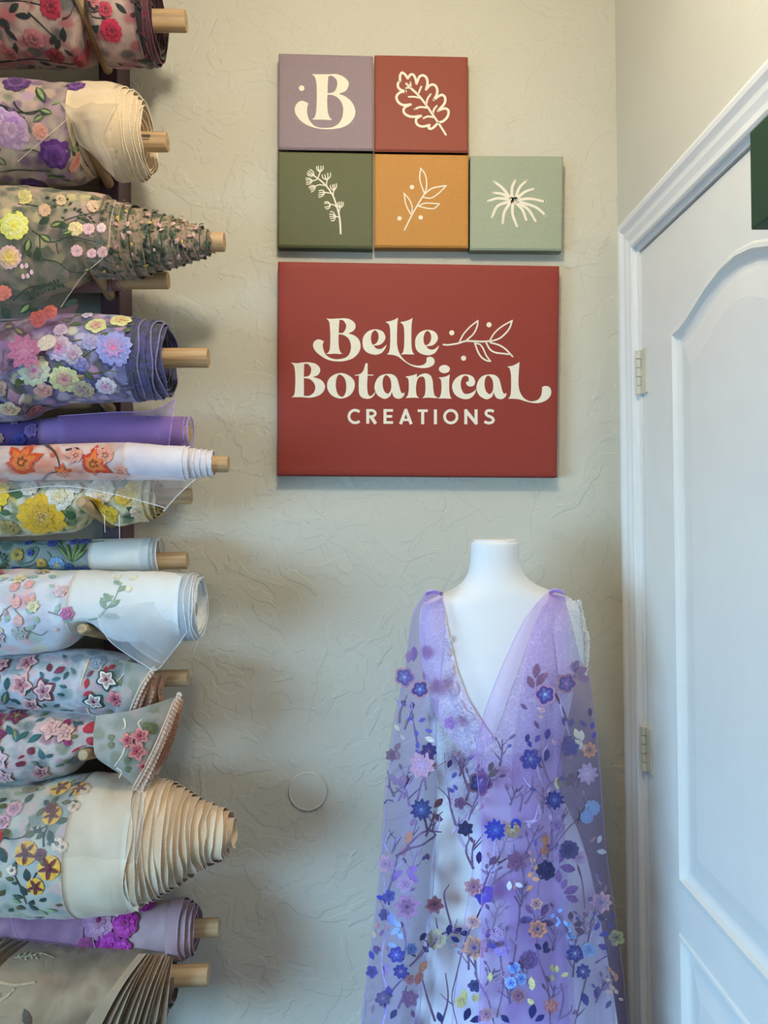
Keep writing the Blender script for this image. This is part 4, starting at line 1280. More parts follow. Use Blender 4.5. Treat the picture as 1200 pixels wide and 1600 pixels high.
for pts in (((72, 694), (92, 704), (102, 718), (106, 746)), ((112, 704), (130, 702), (142, 716)), ((160, 720), (164, 706), (172, 700)), ((70, 750), (84, 740), (100, 736))):
    stem(R.abs, R.root, pts, 3.6, (84, 56, 50))
Mws = sheer('white_organza', (226, 222, 228), 0.23)
for x, y, r in ((175, 712, 22), (196, 735, 18), (130, 712, 18)):
    maple(R.at(x, y), R.root, r, rnd(0, 6), (226, 158, 140), (222, 148, 124))
sheet('sheer_corner', [[(-120, 752, 0.262), (0, 744, 0.262), (110, 738, 0.262), (200, 742, 0.262), (306, 748, 0.245)], [(-120, 764, 0.262), (0, 754, 0.263), (110, 748, 0.264), (212, 758, 0.264), (290, 762, 0.25)], [(-120, 776, 0.258), (0, 764, 0.26), (110, 756, 0.262), (228, 772, 0.264), (272, 780, 0.252)],
                       [(-120, 786, 0.252), (0, 770, 0.256), (110, 760, 0.26), (246, 790, 0.262), (256, 799, 0.255)]], Mws, R.root, nv=4, wav=0.002, hem=thread((240, 236, 238)), hems=('r', 'b'))

scatter(R, 8, -130, 190, 700, 745, lambda x, y: leaf(R.at(x, y), R.root, rnd(8, 14), rnd(6, 9), rnd(-1, 1.6), U((226, 150, 110), (214, 110, 60), (190, 120, 110))), 26)
# ---- 7: yellow cosmos
random.seed(18)
R = Roll('fabric roll of tulle with big yellow and white cosmos flowers', 0.172, [(LEFT, 740, 842), (0, 738, 838), (100, 738, 832), (190, 740, 822), (240, 750, 806)], 4, 0.014, 8.0, 0.02)
R.body(blotch('yellow_meadow_cloth', [(104, 112, 84), (196, 184, 140), (220, 212, 180), (150, 150, 120), (206, 178, 84)], 20, seed=6, ghost=[(90, 116, 70), (226, 200, 90), (232, 226, 200), (120, 130, 90), (220, 206, 150)]), 226)
My = blotch('straw_edge', [(170, 146, 90), (206, 186, 140), (120, 112, 76)], 50, seed=3)
for x, r in ((232, 36), (240, 33), (247, 29), (251, 24), (248, 18)):
    R.layer(205, x, r, My, thread(U((214, 190, 130), (190, 150, 60))), 0, 3)
R.endcap(244, 26, My)
R.dowel(299, 12.5, 775)
for x, y, r, n_, c, cc in ((84, 806, 36, 7, (238, 184, 34), (186, 140, 66)), (6, 774, 31, 8, (240, 204, 50), (232, 220, 170)), (112, 776, 23, 6, (234, 226, 206), (226, 200, 130)), (172, 768, 22, 6, (236, 222, 200), (230, 190, 130)), (160, 796, 20, 5, (228, 188, 48), (200, 150, 40)), (222, 764, 16, 5, (232, 190, 70), (210, 170, 80)), (204, 776, 13, 5, (226, 186, 70), (190, 150, 60)), (66, 764, 13, 6, (222, 214, 200), (222, 200, 150)), (180, 805, 16, 5, (224, 188, 50), (200, 150, 40)), (225, 798, 13, 5, (214, 190, 170), (200, 170, 120)), (136, 764, 9, 6, (226, 222, 210), (226, 210, 160)), (30, 822, 16, 6, (170, 150, 90), (150, 130, 70)), (-70, 800, 32, 7, (238, 184, 34), (186, 140, 66)), (-120, 770, 22, 6, (234, 226, 206), (226, 200, 130))):
    flower(R.at(x, y), R.root, r, n_, c, cc, 'heart', None, rnd(0, 6), 0.3 if r > 25 else 0.25, 3.0)
mb = MB()
for k in range(30):
    a, q = rnd(0, 6.28), 11 * math.sqrt(random.random())
    disc(mb, 1.3, 3.4, 0, q * math.cos(a), q * math.sin(a), 6)
put(mb, 'stamens', R.at(84, 806), [(224, 190, 130)], R.root)['kind'] = 'stuff'
for x, y, L, W, a in ((36, 764, 20, 12, 0.8), (46, 780, 20, 12, -0.9), (120, 798, 22, 12, 1.0), (190, 772, 22, 13, 0.4), (200, 806, 24, 10, 0.3), (170, 800, 24, 12, 0.9), (150, 812, 20, 10, 0.3), (208, 792, 20, 10, 0.6), (20, 798, 20, 10, 0.2), (26, 786, 18, 9, 2.2)):
    leaf(R.at(x, y), R.root, L, W, a, U((52, 90, 50), (70, 104, 62), (110, 124, 84)))
for x in (163, 186):
    stem(lambda a, b_, h=0: P(a, b_, 0.245), R.root, ((x, 804), (x + 0.5, 818), (x + 1, 832 if x < 180 else 842)), 1.6, (226, 216, 200), 'loose_thread')

# ---- 8: teal meadow embroidery, white end
random.seed(19)
R = Roll('thin fabric roll with blue and green meadow embroidery and white tulle end', 0.125, [(LEFT, 846, 895), (0, 845, 894), (146, 843, 893), (240, 841, 893)], None, 0.006, 9.0)
R.body(blotch('teal_cloth', [(112, 126, 122), (148, 158, 150), (170, 176, 166)], 18, seed=1, ghost=[(84, 104, 80), (110, 130, 160), (150, 160, 150), (90, 120, 120)]), 150)
Mwh = blotch('milk_tulle', [(216, 214, 206), (228, 226, 218), (236, 234, 226)], 12, seed=5, bump=0.15)
R.body(Mwh, 238, 146, h=0.5)
Mws2 = sheer('milk_tulle_edge', (226, 230, 230), 0.5)
for x, r in ((243, 26), (250, 27.5)):
    R.layer(225, x, r, Mws2, thread((240, 242, 240)), 0, 1.0)
R.endcap(238, 24, Mwh)
R.dowel(293, 13.5, 876)
flower(R.at(10, 876), R.root, 15, 12, (86, 104, 72), (150, 190, 220), 'star', edge=None, cr=0.35)
flower(R.at(38, 867), R.root, 10, 5, (190, 160, 70), (110, 100, 50), 'heart')
flower(R.at(74, 879), R.root, 8, 4, (222, 180, 84), (190, 140, 60), 'heart')
flower(R.at(98, 882), R.root, 13, 5, (132, 178, 222), (230, 210, 140), 'heart')
for x in (115, 128, 140):
    flower(R.at(x, 888 + rnd(-3, 2)), R.root, 9, 7, (72, 118, 178), (60, 80, 140), 'star')
for x, y, r in ((58, 864, 5), (122, 847, 9), (138, 846, 9), (88, 849, 9), (35, 890, 10), (50, 849, 6)):
    flower(R.at(x, y), R.root, r, 6, (74, 78, 166), (50, 54, 120), 'round')
for a, L in ((-1.0, 36), (-1.35, 34), (-1.9, 32), (-2.3, 38), (-0.7, 30)):
    leaf(R.at(122, 878), R.root, L, 6, a, (92, 112, 64), h1=1.8, c2=(140, 156, 92))
for pts in (((40, 880), (60, 876), (70, 860), (62, 855)), ((56, 850), (80, 852), (100, 850)), ((76, 890), (90, 872), (84, 862)), ((4, 852), (40, 848), (56, 850)), ((130, 852), (150, 848), (168, 846)), ((95, 846), (110, 860), (118, 876)), ((44, 886), (60, 882), (72, 874))):
    stem(R.abs, R.root, pts, 2.6, (92, 130, 116))
scatter(R, 18, -140, -5, 848, 890, lambda x, y: flower(R.at(x, y), R.root, rnd(6, 12), 6, U((74, 78, 166), (132, 178, 222), (190, 160, 70), (86, 104, 72)), (220, 200, 130), 'round'), 16)

# ---- 9: white organza with pale blossoms
random.seed(20)
R = Roll('bulky white organza fabric roll with faint pastel blossoms and open end', 0.195, [(LEFT, 892, 1024), (0, 891, 1021), (80, 891, 1016), (140, 892, 1008), (200, 893, 1002), (290, 896, 1001)], 5, 0.018, 10.0, 0.03)
R.body(blotch('pastel_cloth', [(176, 168, 190), (206, 204, 214), (222, 222, 226), (196, 200, 204), (222, 190, 196)], 12, (0.8, 1, 1), seed=7, ghost=[(236, 190, 190), (190, 206, 190), (232, 222, 190), (206, 196, 220), (224, 224, 228), (216, 170, 180)], gscale=34, gmix=0.55, bump=0.5, bscale=14, bstretch=(0.5, 1, 1)), 130)
Mo = blotch('white_organza_cloth', [(220, 220, 218), (232, 232, 228), (238, 236, 232)], 9, seed=3, bump=0.35, bscale=12)
R.body(Mo, 290, 126, h=0.3)
Mos = sheer('organza_edge', (232, 236, 240), 0.55)
for i, (x, r) in enumerate(((300, 52), (306, 51), (311, 50), (315, 46), (313, 42), (309, 37))):
    R.layer(270, x, r, Mos if i < 4 else Mo, thread((246, 248, 250)), 0, 2.5, None, 0.8)
R.endcap(300, 44, Mo)
R.dowel(306, 12, 952)
tkn = ((12, 998), (20, 940))
for x, y, r, c in ((48, 908, 10, (226, 206, 160)), (75, 896, 12, (206, 186, 140)), (46, 920, 9, (236, 168, 164)), (66, 917, 9, (240, 170, 166)), (54, 942, 9, (240, 176, 168)), (73, 936, 9, (240, 170, 160)), (58, 967, 9, (240, 182, 172)), (12, 944, 12, (216, 196, 160)), (78, 948, 10, (232, 220, 180)), (22, 965, 11, (214, 200, 170)), (58, 986, 13, (196, 192, 186)), (115, 925, 12, (232, 200, 204)), (128, 958, 12, (206, 120, 160)), (6, 898, 14, (190, 110, 124)), (24, 990, 13, (220, 190, 196)), (-50, 940, 12, (240, 176, 168)), (-90, 980, 12, (226, 206, 160))):
    if r == 9:
        leaf(R.at(x, y - 8), R.root, 17, 13, 1.6, c, 'bud', prof='oval', h1=2.2)
    else:
        flower(R.at(x, y), R.root, r, 6, c, tuple(int(q * .9) for q in c), 'star')
for x, y, L, a in ((36, 950, 14, 1.2), (68, 952, 14, 0.4), (42, 958, 12, 1.6), (80, 962, 12, 1.0), (58, 905, 16, 0.0), (30, 905, 18, 2.7), (88, 902, 14, 0.3), (46, 980, 14, 0.8), (66, 982, 16, -0.4), (110, 960, 18, -1.2), (120, 975, 18, -0.6), (12, 1008, 14, -0.7)):
    leaf(R.at(x, y), R.root, L, 8, a, U((150, 176, 160), (168, 190, 176), (180, 160, 160)))
for pts in (((28, 966), (44, 948), (60, 944)), ((48, 930), (52, 950), (62, 962)), ((66, 980), (84, 990), (96, 984)), ((100, 955), (120, 962), (136, 972))):
    stem(R.abs, R.root, pts, 2.0, (150, 140, 140))
# leafy sprig seen on the smooth white part
stem(R.abs, R.root, ((158, 967), (172, 964), (184, 952), (196, 936), (202, 912)), 2.6, (146, 166, 146))
for x, y, L, a in ((184, 952, 20, -2.0), (186, 950, 22, -0.6), (178, 960, 26, 0.15), (192, 940, 18, -2.4), (198, 926, 16, -0.7), (194, 932, 18, 2.7), (200, 916, 14, -2.4)):
    leaf(R.at(x, y), R.root, L, 8.5, a, (150, 172, 150))
for x, y in ((191, 903), (216, 905), (213, 921)):
    leaf(R.at(x - 6, y), R.root, 13, 10, 0.1, (232, 226, 196), 'bud', prof='oval')
# hanging layers of the loose corner
for k, (sx, dd) in enumerate(((0, 0.0), (22, 0.009), (44, 0.018), (62, 0.026))):
    bx, by = 244 + sx * 0.45, 1047 - sx * 0.55
    sheet('hanging_layer', [[(150 + sx, 956 - sx * .2, 0.262 - dd), (196 + sx * .7, 946, 0.268 - dd), (250 + sx * .4, 938, 0.256 - dd), (304, 932, 0.236 - dd)], [(158 + sx, 980 - sx * .1, 0.270 - dd), (205 + sx * .7, 982, 0.275 - dd), (252 + sx * .4, 975, 0.264 - dd), (300, 964, 0.242 - dd)],
            [(174 + sx, 1004 - sx * .3, 0.264 - dd), (212 + sx * .6, 1010 - sx * .2, 0.270 - dd), (254 + sx * .4, 1003 - sx * .2, 0.261 - dd), (290 + sx * .1, 990 - sx * .2, 0.243 - dd)], [(bx - 38, by - 20, 0.252 - dd), (bx - 20, by - 9, 0.258 - dd), (bx, by, 0.252 - dd), (bx + 22, by - 24, 0.242 - dd)]],
          sheer('organza_hang', (234, 236, 238), 0.36, 0.06), R.root, wav=0.004, seed=k * 3.1, hem=thread((248, 248, 252)), hems=('l', 'b', 'r'), hemr=0.0007)
stem(lambda a, b_, h=0: P(a, b_, 0.2), R.root, ((312, 985), (308, 1005), (300, 1028)), 1.4, (232, 232, 236), 'loose_thread')

scatter(R, 12, -120, 110, 900, 1010, lambda x, y: leaf(R.at(x, y), R.root, rnd(8, 13), rnd(5, 8), rnd(-1, 1.6), U((176, 196, 180), (240, 200, 196), (226, 216, 186), (196, 186, 206))), 20)
# ---- 10 and 11: burgundy and pink embroidery with scalloped edges
def scallops(roll_root, pts, c, r=4.2, step=6.5, depth_fn=None, rows=2):
    """row of small looped scallops along a line of (px, py, d)"""
    sm = np.array(catmull(pts, 10))
    seg = np.hypot(np.diff(sm[:, 0]), np.diff(sm[:, 1]))
    cum = np.concatenate([[0], np.cumsum(seg)])
    q = 0
    mb = MB()
    while q < cum[-1]:
        x, y, d = (float(np.interp(q, cum, sm[:, k])) for k in range(3))
        n = 9
        V = [P(x, y, d + 0.0015)] + [P(x + r * (1 + 0.15 * math.sin(3 * a)) * math.cos(a), y + r * math.sin(a), d) for a in np.linspace(0, 2 * math.pi, n + 1)[:-1]]
        mb.add(V, [(0, 1 + k, 1 + (k + 1) % n) for k in range(n)])
        q += step
    pts3 = [P(x - 2.5, y, d + 0.001) for x, y, d in sm]
    mb.tube(pts3, 0.0022, 6)
    o = build('scalloped_edge', mb.v, mb.f, thread(c), roll_root, True)
    return o

BURG = ((122, 34, 62), (150, 40, 62), (96, 30, 60)); PINK = ((226, 172, 166), (232, 190, 180), (214, 140, 136)); TEAL = ((30, 78, 84), (44, 92, 92), (56, 104, 112)); OLIVE = ((112, 116, 62), (128, 132, 80))
random.seed(21)
R = Roll('fabric roll of pale blue tulle with pink lilies, above its scalloped twin', 0.178, [(LEFT, 1024, 1112), (0, 1022, 1108), (100, 1014, 1112), (170, 1018, 1117), (205, 1028, 1119)], 6, 0.012, 11.0, 0.001)
R.peg = None
R.body(blotch('pale_blue_cloth', [(126, 140, 146), (172, 178, 184), (200, 196, 198), (156, 158, 154), (156, 160, 148)], 14, seed=9, ghost=[(206, 160, 164), (90, 120, 124), (190, 190, 200), (150, 110, 130), (120, 140, 130)], gmix=0.4, bump=0.45, bscale=14, bstretch=(1, 0.5, 0.5)), 205)
Mlac = cloth((196, 156, 132)); Mtl = blotch('lace_ground', [(132, 130, 116), (160, 154, 142), (178, 168, 156)], 16, seed=3, ghost=[(120, 124, 92), (190, 150, 140), (170, 162, 150)], gmix=0.4)
o10, raw10 = sheet('lace_end', [[(196, 1033, 0.222), (218, 1038, 0.228), (240, 1046, 0.232)], [(192, 1064, 0.238), (210, 1066, 0.242), (226, 1066, 0.245)], [(184, 1094, 0.234), (198, 1096, 0.238), (212, 1092, 0.24)], [(176, 1117, 0.212), (190, 1119, 0.218), (203, 1119, 0.224)]], Mtl, R.root)
scallops(R.root, [(240, 1046, 0.235), (226, 1066, 0.248), (214, 1090, 0.243), (203, 1119, 0.227)], (226, 196, 168), 4.5)
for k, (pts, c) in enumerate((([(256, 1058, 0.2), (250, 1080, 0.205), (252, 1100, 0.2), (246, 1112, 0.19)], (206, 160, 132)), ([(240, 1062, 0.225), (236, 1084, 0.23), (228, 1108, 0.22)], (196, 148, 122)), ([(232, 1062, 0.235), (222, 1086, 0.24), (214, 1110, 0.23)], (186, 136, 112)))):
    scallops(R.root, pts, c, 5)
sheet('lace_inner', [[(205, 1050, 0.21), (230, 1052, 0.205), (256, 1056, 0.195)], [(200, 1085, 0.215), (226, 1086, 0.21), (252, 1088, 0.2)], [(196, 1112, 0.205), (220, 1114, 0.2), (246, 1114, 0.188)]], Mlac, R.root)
R.dowel(294, 13, 1059)
def lily(x, y, r, c, cc, ed=None, Rl=None, mp=None):
    flower(mp or Rl.at(x, y), Rl.root, r, 5, c, cc, 'star', 0.75, rnd(0, 6), 0.3, 2.6, ed)
for x, y, r in ((56, 1038, 18), (53, 1069, 20), (88, 1078, 20), (64, 1098, 16), (20, 1040, 12), (-50, 1060, 20), (-100, 1080, 20)):
    lily(x, y, r, U(*PINK), U(*BURG), U(*BURG) if random.random() < 0.4 else None, R)
for x, y in ((163, 1093), (182, 1062)):
    lily(x, y, 17, (232, 226, 214), (110, 34, 60), (28, 72, 74), R)
lily(195, 1090, 15, (226, 140, 146), (110, 26, 62), None, R)
flower(R.at(165, 1036), R.root, 12, 6, (150, 160, 176), (170, 176, 190), 'round')
for x, y, L, W, a, c in ((148, 1084, 16, 10, -0.3, (190, 40, 54)), (152, 1075, 16, 8, -1.4, (180, 36, 50)), (178, 1042, 13, 7, 1.4, (170, 34, 46)), (190, 1040, 12, 7, 2.2, (180, 36, 48)), (92, 1038, 14, 10, 1.3, (110, 30, 56)), (102, 1052, 18, 10, -0.5, (130, 40, 66)), (148, 1016, 14, 7, 0.0, (120, 36, 60))):
    leaf(R.at(x, y), R.root, L, W, a, c, 'bud' if L < 15 else 'leaf', c2=None)
for x, y, L, a in ((8, 1046, 28, 1.2), (30, 1078, 20, -1.5), (22, 1098, 26, -1.2), (2, 1080, 16, -0.3), (32, 1090, 14, 0.3), (42, 1090, 12, 1.2), (100, 1062, 14, -0.2), (112, 1070, 12, 0.2), (108, 1082, 12, 0.1), (118, 1062, 14, -1.1), (98, 1102, 14, -0.7), (106, 1106, 14, -0.2), (118, 1106, 10, 0), (60, 1082, 14, -0.9), (84, 1096, 10, 1.5), (80, 1050, 12, 0.9)):
    leaf(R.at(x, y), R.root, L, L * 0.45, a, U(*TEAL), c2=U(*OLIVE) if L > 22 else None)
for pts in (((150, 1032), (148, 1050), (144, 1072)), ((194, 1035), (206, 1038), (204, 1056), (195, 1066)), ((150, 1102), (152, 1112), (172, 1116), (178, 1119)), ((170, 1036), (171, 1044), (169, 1052))):
    stem(R.abs, R.root, pts, 4, (226, 206, 182))
for x, y in ((203, 1065), (182, 1108), (200, 1108)):
    leaf(R.at(x - 4, y), R.root, 9, 9, 0.2, (120, 128, 96), prof='oval')

scatter(R, 18, -130, 170, 1025, 1108, lambda x, y: leaf(R.at(x, y), R.root, rnd(8, 14), rnd(4, 6), rnd(-1.4, 1.6), U((44, 92, 92), (86, 110, 120), (150, 140, 156), (122, 50, 74))), 17)
random.seed(22)
R = Roll('fabric roll with burgundy and pink lilies and a flaring scalloped end', 0.182, [(LEFT, 1108, 1226), (0, 1105, 1224), (60, 1106, 1218), (110, 1108, 1208), (150, 1112, 1200), (190, 1114, 1190)], 6, 0.014, 12.0, 0.026)
R.body(blotch('grey_garden_cloth', [(104, 112, 108), (150, 150, 146), (186, 172, 168), (206, 190, 180), (126, 132, 120)], 18, seed=14, ghost=[(214, 170, 170), (70, 100, 100), (180, 170, 160), (150, 60, 90), (120, 124, 80)], gmix=0.45, bump=0.5, bscale=14), 190)
o11, raw11 = sheet('lace_end', [[(150, 1118, 0.262), (196, 1112, 0.262), (240, 1100, 0.252), (280, 1086, 0.225)], [(146, 1150, 0.276), (192, 1152, 0.276), (230, 1146, 0.265), (264, 1134, 0.245)], [(150, 1182, 0.278), (186, 1190, 0.276), (216, 1192, 0.268), (244, 1182, 0.25)], [(176, 1202, 0.262), (192, 1212, 0.262), (206, 1224, 0.256), (218, 1236, 0.248)]], Mtl, R.root, wav=0.004)
scallops(R.root, [(280, 1086, 0.228), (264, 1134, 0.248), (244, 1182, 0.253), (218, 1236, 0.25)], (226, 192, 166), 4.8)
scallops(R.root, [(274, 1096, 0.235), (256, 1140, 0.256), (236, 1184, 0.26), (210, 1232, 0.256)], (214, 176, 150), 4.6)
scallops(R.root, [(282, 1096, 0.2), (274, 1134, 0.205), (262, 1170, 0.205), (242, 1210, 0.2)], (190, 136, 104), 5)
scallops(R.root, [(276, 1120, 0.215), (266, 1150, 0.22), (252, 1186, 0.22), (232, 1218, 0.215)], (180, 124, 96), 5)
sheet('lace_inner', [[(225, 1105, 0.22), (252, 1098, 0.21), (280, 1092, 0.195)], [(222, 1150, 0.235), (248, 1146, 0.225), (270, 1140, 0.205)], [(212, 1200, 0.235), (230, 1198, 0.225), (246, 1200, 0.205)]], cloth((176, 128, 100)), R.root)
R.dowel(268, 13.5, 1145)
D11 = dsheet(raw11)
def on11(cx, cy): return lambda u, v, h: P(cx + u, cy + v, D11(cx + u, cy + v) + h * 0.0011)
def abs11(px, py, h=0): return P(px, py, D11(px, py) + h * 0.0011)
for x, y, r in ((199, 1157, 13), (219, 1150, 16), (214, 1174, 17), (224, 1198, 10)):
    lily(x, y, r, (226, 138, 130), (140, 24, 50), None, R, on11(x, y))
for x, y, r, c, cc in ((10, 1128, 17, (132, 40, 80), (80, 30, 60)), (40, 1122, 17, (112, 34, 66), (130, 130, 60)), (14, 1150, 22, (120, 34, 84), (134, 132, 60)), (25, 1182, 18, (222, 184, 186), (206, 160, 166)), (30, 1208, 15, (216, 176, 178), (190, 140, 150)), (98, 1140, 18, (226, 176, 166), (206, 150, 146)), (118, 1146, 16, (222, 170, 156), (190, 140, 140)), (82, 1202, 16, (206, 150, 150), (110, 40, 60)), (2, 1175, 14, (214, 170, 172), (190, 140, 150)), (-50, 1160, 20, (132, 40, 80), (130, 130, 60)), (-100, 1140, 20, (222, 184, 186), (206, 160, 166))):
    lily(x, y, r, c, cc, None, R)
for x, y, L, W, a, c in ((143, 1142, 24, 18, -0.3, (182, 36, 48)), (150, 1154, 18, 12, 0.5, (170, 34, 46)), (138, 1168, 16, 9, 0.7, (182, 36, 48)), (166, 1125, 18, 10, 0.1, (120, 30, 46)), (118, 1160, 12, 14, -0.3, (140, 30, 86)), (112, 1130, 12, 10, 0.1, (140, 30, 70)), (138, 1116, 16, 8, 0.0, (150, 34, 44)), (168, 1200, 12, 10, 0.4, (182, 36, 48)), (66, 1172, 12, 11, 0, (120, 30, 54)), (50, 1190, 14, 9, 0.2, (120, 36, 60)), (130, 1176, 12, 8, 0.1, (190, 50, 60))):
    leaf(R.at(x, y), R.root, L, W, a, c, 'petal', prof='oval', h1=2.2)
for x, y, L, a in ((2, 1112, 24, -0.1), (60, 1110, 22, 0.1), (44, 1140, 22, 1.2), (50, 1158, 20, -0.7), (66, 1160, 22, -0.5), (84, 1168, 18, 1.3), (90, 1180, 14, -0.1), (72, 1186, 12, 0.6), (30, 1135, 20, 0.9), (2, 1195, 18, 0.4), (70, 1130, 14, -0.4), (104, 1194, 14, -0.2), (120, 1192, 14, -0.2), (125, 1128, 14, 0.8)):
    leaf(R.at(x, y), R.root, L, L * 0.45, a, U(*TEAL), c2=U(*OLIVE) if random.random() < 0.3 else None)
for pts in (((194, 1122), (196, 1135), (192, 1140)), ((222, 1142), (216, 1130), (222, 1124)), ((196, 1166), (190, 1182), (178, 1198)), ((182, 1200), (190, 1206), (186, 1216))):
    stem(abs11, R.root, pts, 3.6, (226, 206, 180))
for x, y, c in ((232, 1134, (104, 104, 66)), (226, 1130, (112, 112, 70)), (197, 1186, (112, 120, 88)), (198, 1200, (110, 118, 84)), (172, 1162, (120, 124, 84)), (172, 1150, (124, 128, 84))):
    leaf(on11(x - 4, y), R.root, 11 if c[0] > 108 else 20, 10 if c[0] > 108 else 18, 0.4, c, prof='oval')

scatter(R, 24, -130, 140, 1115, 1210, lambda x, y: leaf(R.at(x, y), R.root, rnd(8, 14), rnd(4, 7), rnd(-1.4, 1.6), U((44, 92, 92), (112, 116, 62), (150, 40, 62), (206, 160, 160), (56, 80, 84))), 15)
# ---- 12: large roll, golden wheels on one side and a cream telescoped cone
random.seed(23)
R = Roll('largest fabric roll, cream organza cone with golden wheel flowers and dark leaves', 0.205, [(LEFT, 1226, 1420), (0, 1224, 1419), (60, 1224, 1420), (140, 1215, 1420), (200, 1215, 1414), (240, 1217, 1404)], None, 0.016, 13.0, 0.02)
R.body(blotch('misty_garden_cloth', [(110, 120, 114), (156, 156, 146), (182, 176, 162), (194, 182, 158), (138, 142, 130)], 12, seed=16, ghost=[(90, 104, 84), (206, 186, 160), (150, 156, 150), (200, 160, 150), (110, 124, 110)], gscale=30, gmix=0.45, bump=0.6, bscale=11), 140)
Mcr = blotch('cream_organza', [(206, 180, 150), (222, 198, 168), (230, 210, 184)], 10, seed=2, bump=0.3, bscale=10)
R.body(Mcr, 226, 136, h=0.4)
Mcl = [cloth((224, 192, 156)), cloth((216, 180, 142)), cloth((228, 200, 168))]
lay = [(226, 97), (233, 95), (240, 92), (248, 89), (255, 86), (262, 83), (270, 80), (278, 77), (286, 72), (294, 67), (302, 62), (310, 56), (320, 51), (330, 47), (341, 42), (351, 38), (359, 32), (366, 22)]
xp = 205
for i, (x, r) in enumerate(lay):
    R.layer(xp - 14, x, r, Mcl[i % 3], thread((240, 220, 192)), 0, rnd(3, 8), r * 0.985, 0.6, cyo=-i * 0.55); xp = x
R.endcap(352, 34, Mcl[1], 0, -8)
R.dowel(330, 13, 1303)
for x, y, r in ((83, 1330, 16), (118, 1349, 17), (111, 1280, 14), (98, 1373, 13), (107, 1242, 15), (139, 1243, 13)):
    R_ = R.at(x, y)
    mb = MB(); disc(mb, r, 1.2, 0, n=18, dome=1.0)
    for k in range(5):
        petal(mb, r * 0.95, r * 0.36, 0.4 + k * 1.2566, 2.4, 0.6, 'star', 0, 1)
    disc(mb, r * 0.22, 3.2, 1)
    put(mb, 'flower', R_, [(232, 170, 52), (104, 30, 40)], R.root)
for x, y, r, c in ((34, 1309, 12, (176, 30, 48)), (104, 1332, 9, (110, 30, 48)), (106, 1270, 9, (110, 26, 40)), (2, 1402, 11, (170, 30, 50)), (50, 1272, 12, (214, 150, 166)), (40, 1290, 11, (206, 160, 176)), (140, 1268, 9, (222, 186, 160)), (128, 1318, 9, (226, 196, 170)), (136, 1322, 8, (226, 192, 160)), (148, 1245, 9, (224, 190, 160)), (-40, 1330, 16, (232, 170, 52)), (-90, 1290, 14, (176, 30, 48)), (60, 1242, 13, (110, 100, 60)), (64, 1352, 8, (220, 190, 166))):
    flower(R.at(x, y), R.root, r, 5, c, tuple(int(q * 0.6) for q in c), 'heart')
DL = ((38, 58, 54), (46, 66, 58), (86, 84, 46), (98, 92, 52), (58, 76, 62))
for x, y, L, a in ((50, 1236, 22, 0), (70, 1232, 20, 0.1), (88, 1228, 18, 0.1), (120, 1238, 20, 0), (110, 1252, 18, 2.0), (118, 1262, 18, 0.1), (90, 1258, 18, 0.9), (96, 1268, 20, 2.2), (130, 1262, 20, 0.2), (44, 1298, 20, 0.8), (86, 1296, 20, 0.5), (74, 1308, 22, -0.2), (94, 1312, 18, -0.6), (112, 1300, 22, 1.2), (118, 1290, 22, -0.2), (22, 1330, 22, 1.1), (42, 1322, 28, 1.0), (112, 1318, 22, -0.1), (108, 1330, 22, 1.5), (70, 1340, 18, 1.9), (54, 1362, 16, 0.2), (52, 1378, 20, 2.4), (76, 1372, 20, 1.2), (62, 1385, 18, 0.3), (70, 1398, 14, 1.2), (84, 1398, 18, 0.8), (92, 1390, 16, 2.2), (100, 1392, 16, -0.5), (82, 1415, 18, 0.1), (84, 1350, 22, 1.4), (68, 1250, 22, 1.9), (0, 1280, 18, -0.5), (20, 1262, 16, -0.3), (24, 1268, 18, 0.1)):
    leaf(R.at(x, y), R.root, L * 0.85, L * 0.46, a, U(*DL))
for x, y, L, a in ((38, 1248, 14, 0.4), (48, 1262, 14, 1.7), (70, 1240, 14, 0.8), (90, 1240, 16, -0.6), (108, 1236, 16, -0.4), (0, 1292, 16, -0.7), (12, 1278, 18, -0.5), (22, 1286, 12, 0.6), (4, 1262, 16, -0.4), (96, 1404, 16, 1.0), (106, 1402, 16, 0.3), (40, 1350, 14, 1.0), (60, 1390, 14, 0.6)):
    leaf(R.at(x, y), R.root, L, L * 0.55, a, U((150, 172, 116), (132, 160, 110), (164, 184, 136)))
for pts in (((46, 1310), (60, 1312), (78, 1308), (108, 1294)), ((0, 1300), (16, 1280), (20, 1262)), ((70, 1340), (68, 1356), (76, 1376), (80, 1396)), ((108, 1322), (106, 1310), (108, 1296)), ((100, 1355), (94, 1366), (90, 1380))):
    stem(R.abs, R.root, pts, 2.6, (40, 46, 44))
Mor = sheer('cream_organza_wrap', (226, 216, 200), 0.40)
sheet('hanging_corner', [[(20, 1228, 0.252), (90, 1226, 0.252), (160, 1222, 0.25), (222, 1222, 0.246)], [(18, 1260, 0.308), (90, 1258, 0.308), (160, 1254, 0.307), (224, 1252, 0.303)], [(15, 1310, 0.331), (90, 1306, 0.331), (160, 1302, 0.331), (222, 1296, 0.328)], [(10, 1360, 0.320), (90, 1356, 0.321), (160, 1350, 0.323), (214, 1344, 0.318)],
                         [(0, 1398, 0.288), (90, 1392, 0.294), (155, 1388, 0.303), (206, 1386, 0.300)], [(0, 1420, 0.258), (90, 1414, 0.266), (150, 1408, 0.282), (196, 1412, 0.284)], [(0, 1430, 0.24), (90, 1424, 0.246), (158, 1418, 0.264), (183, 1432, 0.268)]], sheer('mist_organza', (214, 210, 200), 0.18), R.root, wav=0.002, hem=thread((230, 222, 206)), hems=('r', 'b'), hemr=0.0006)
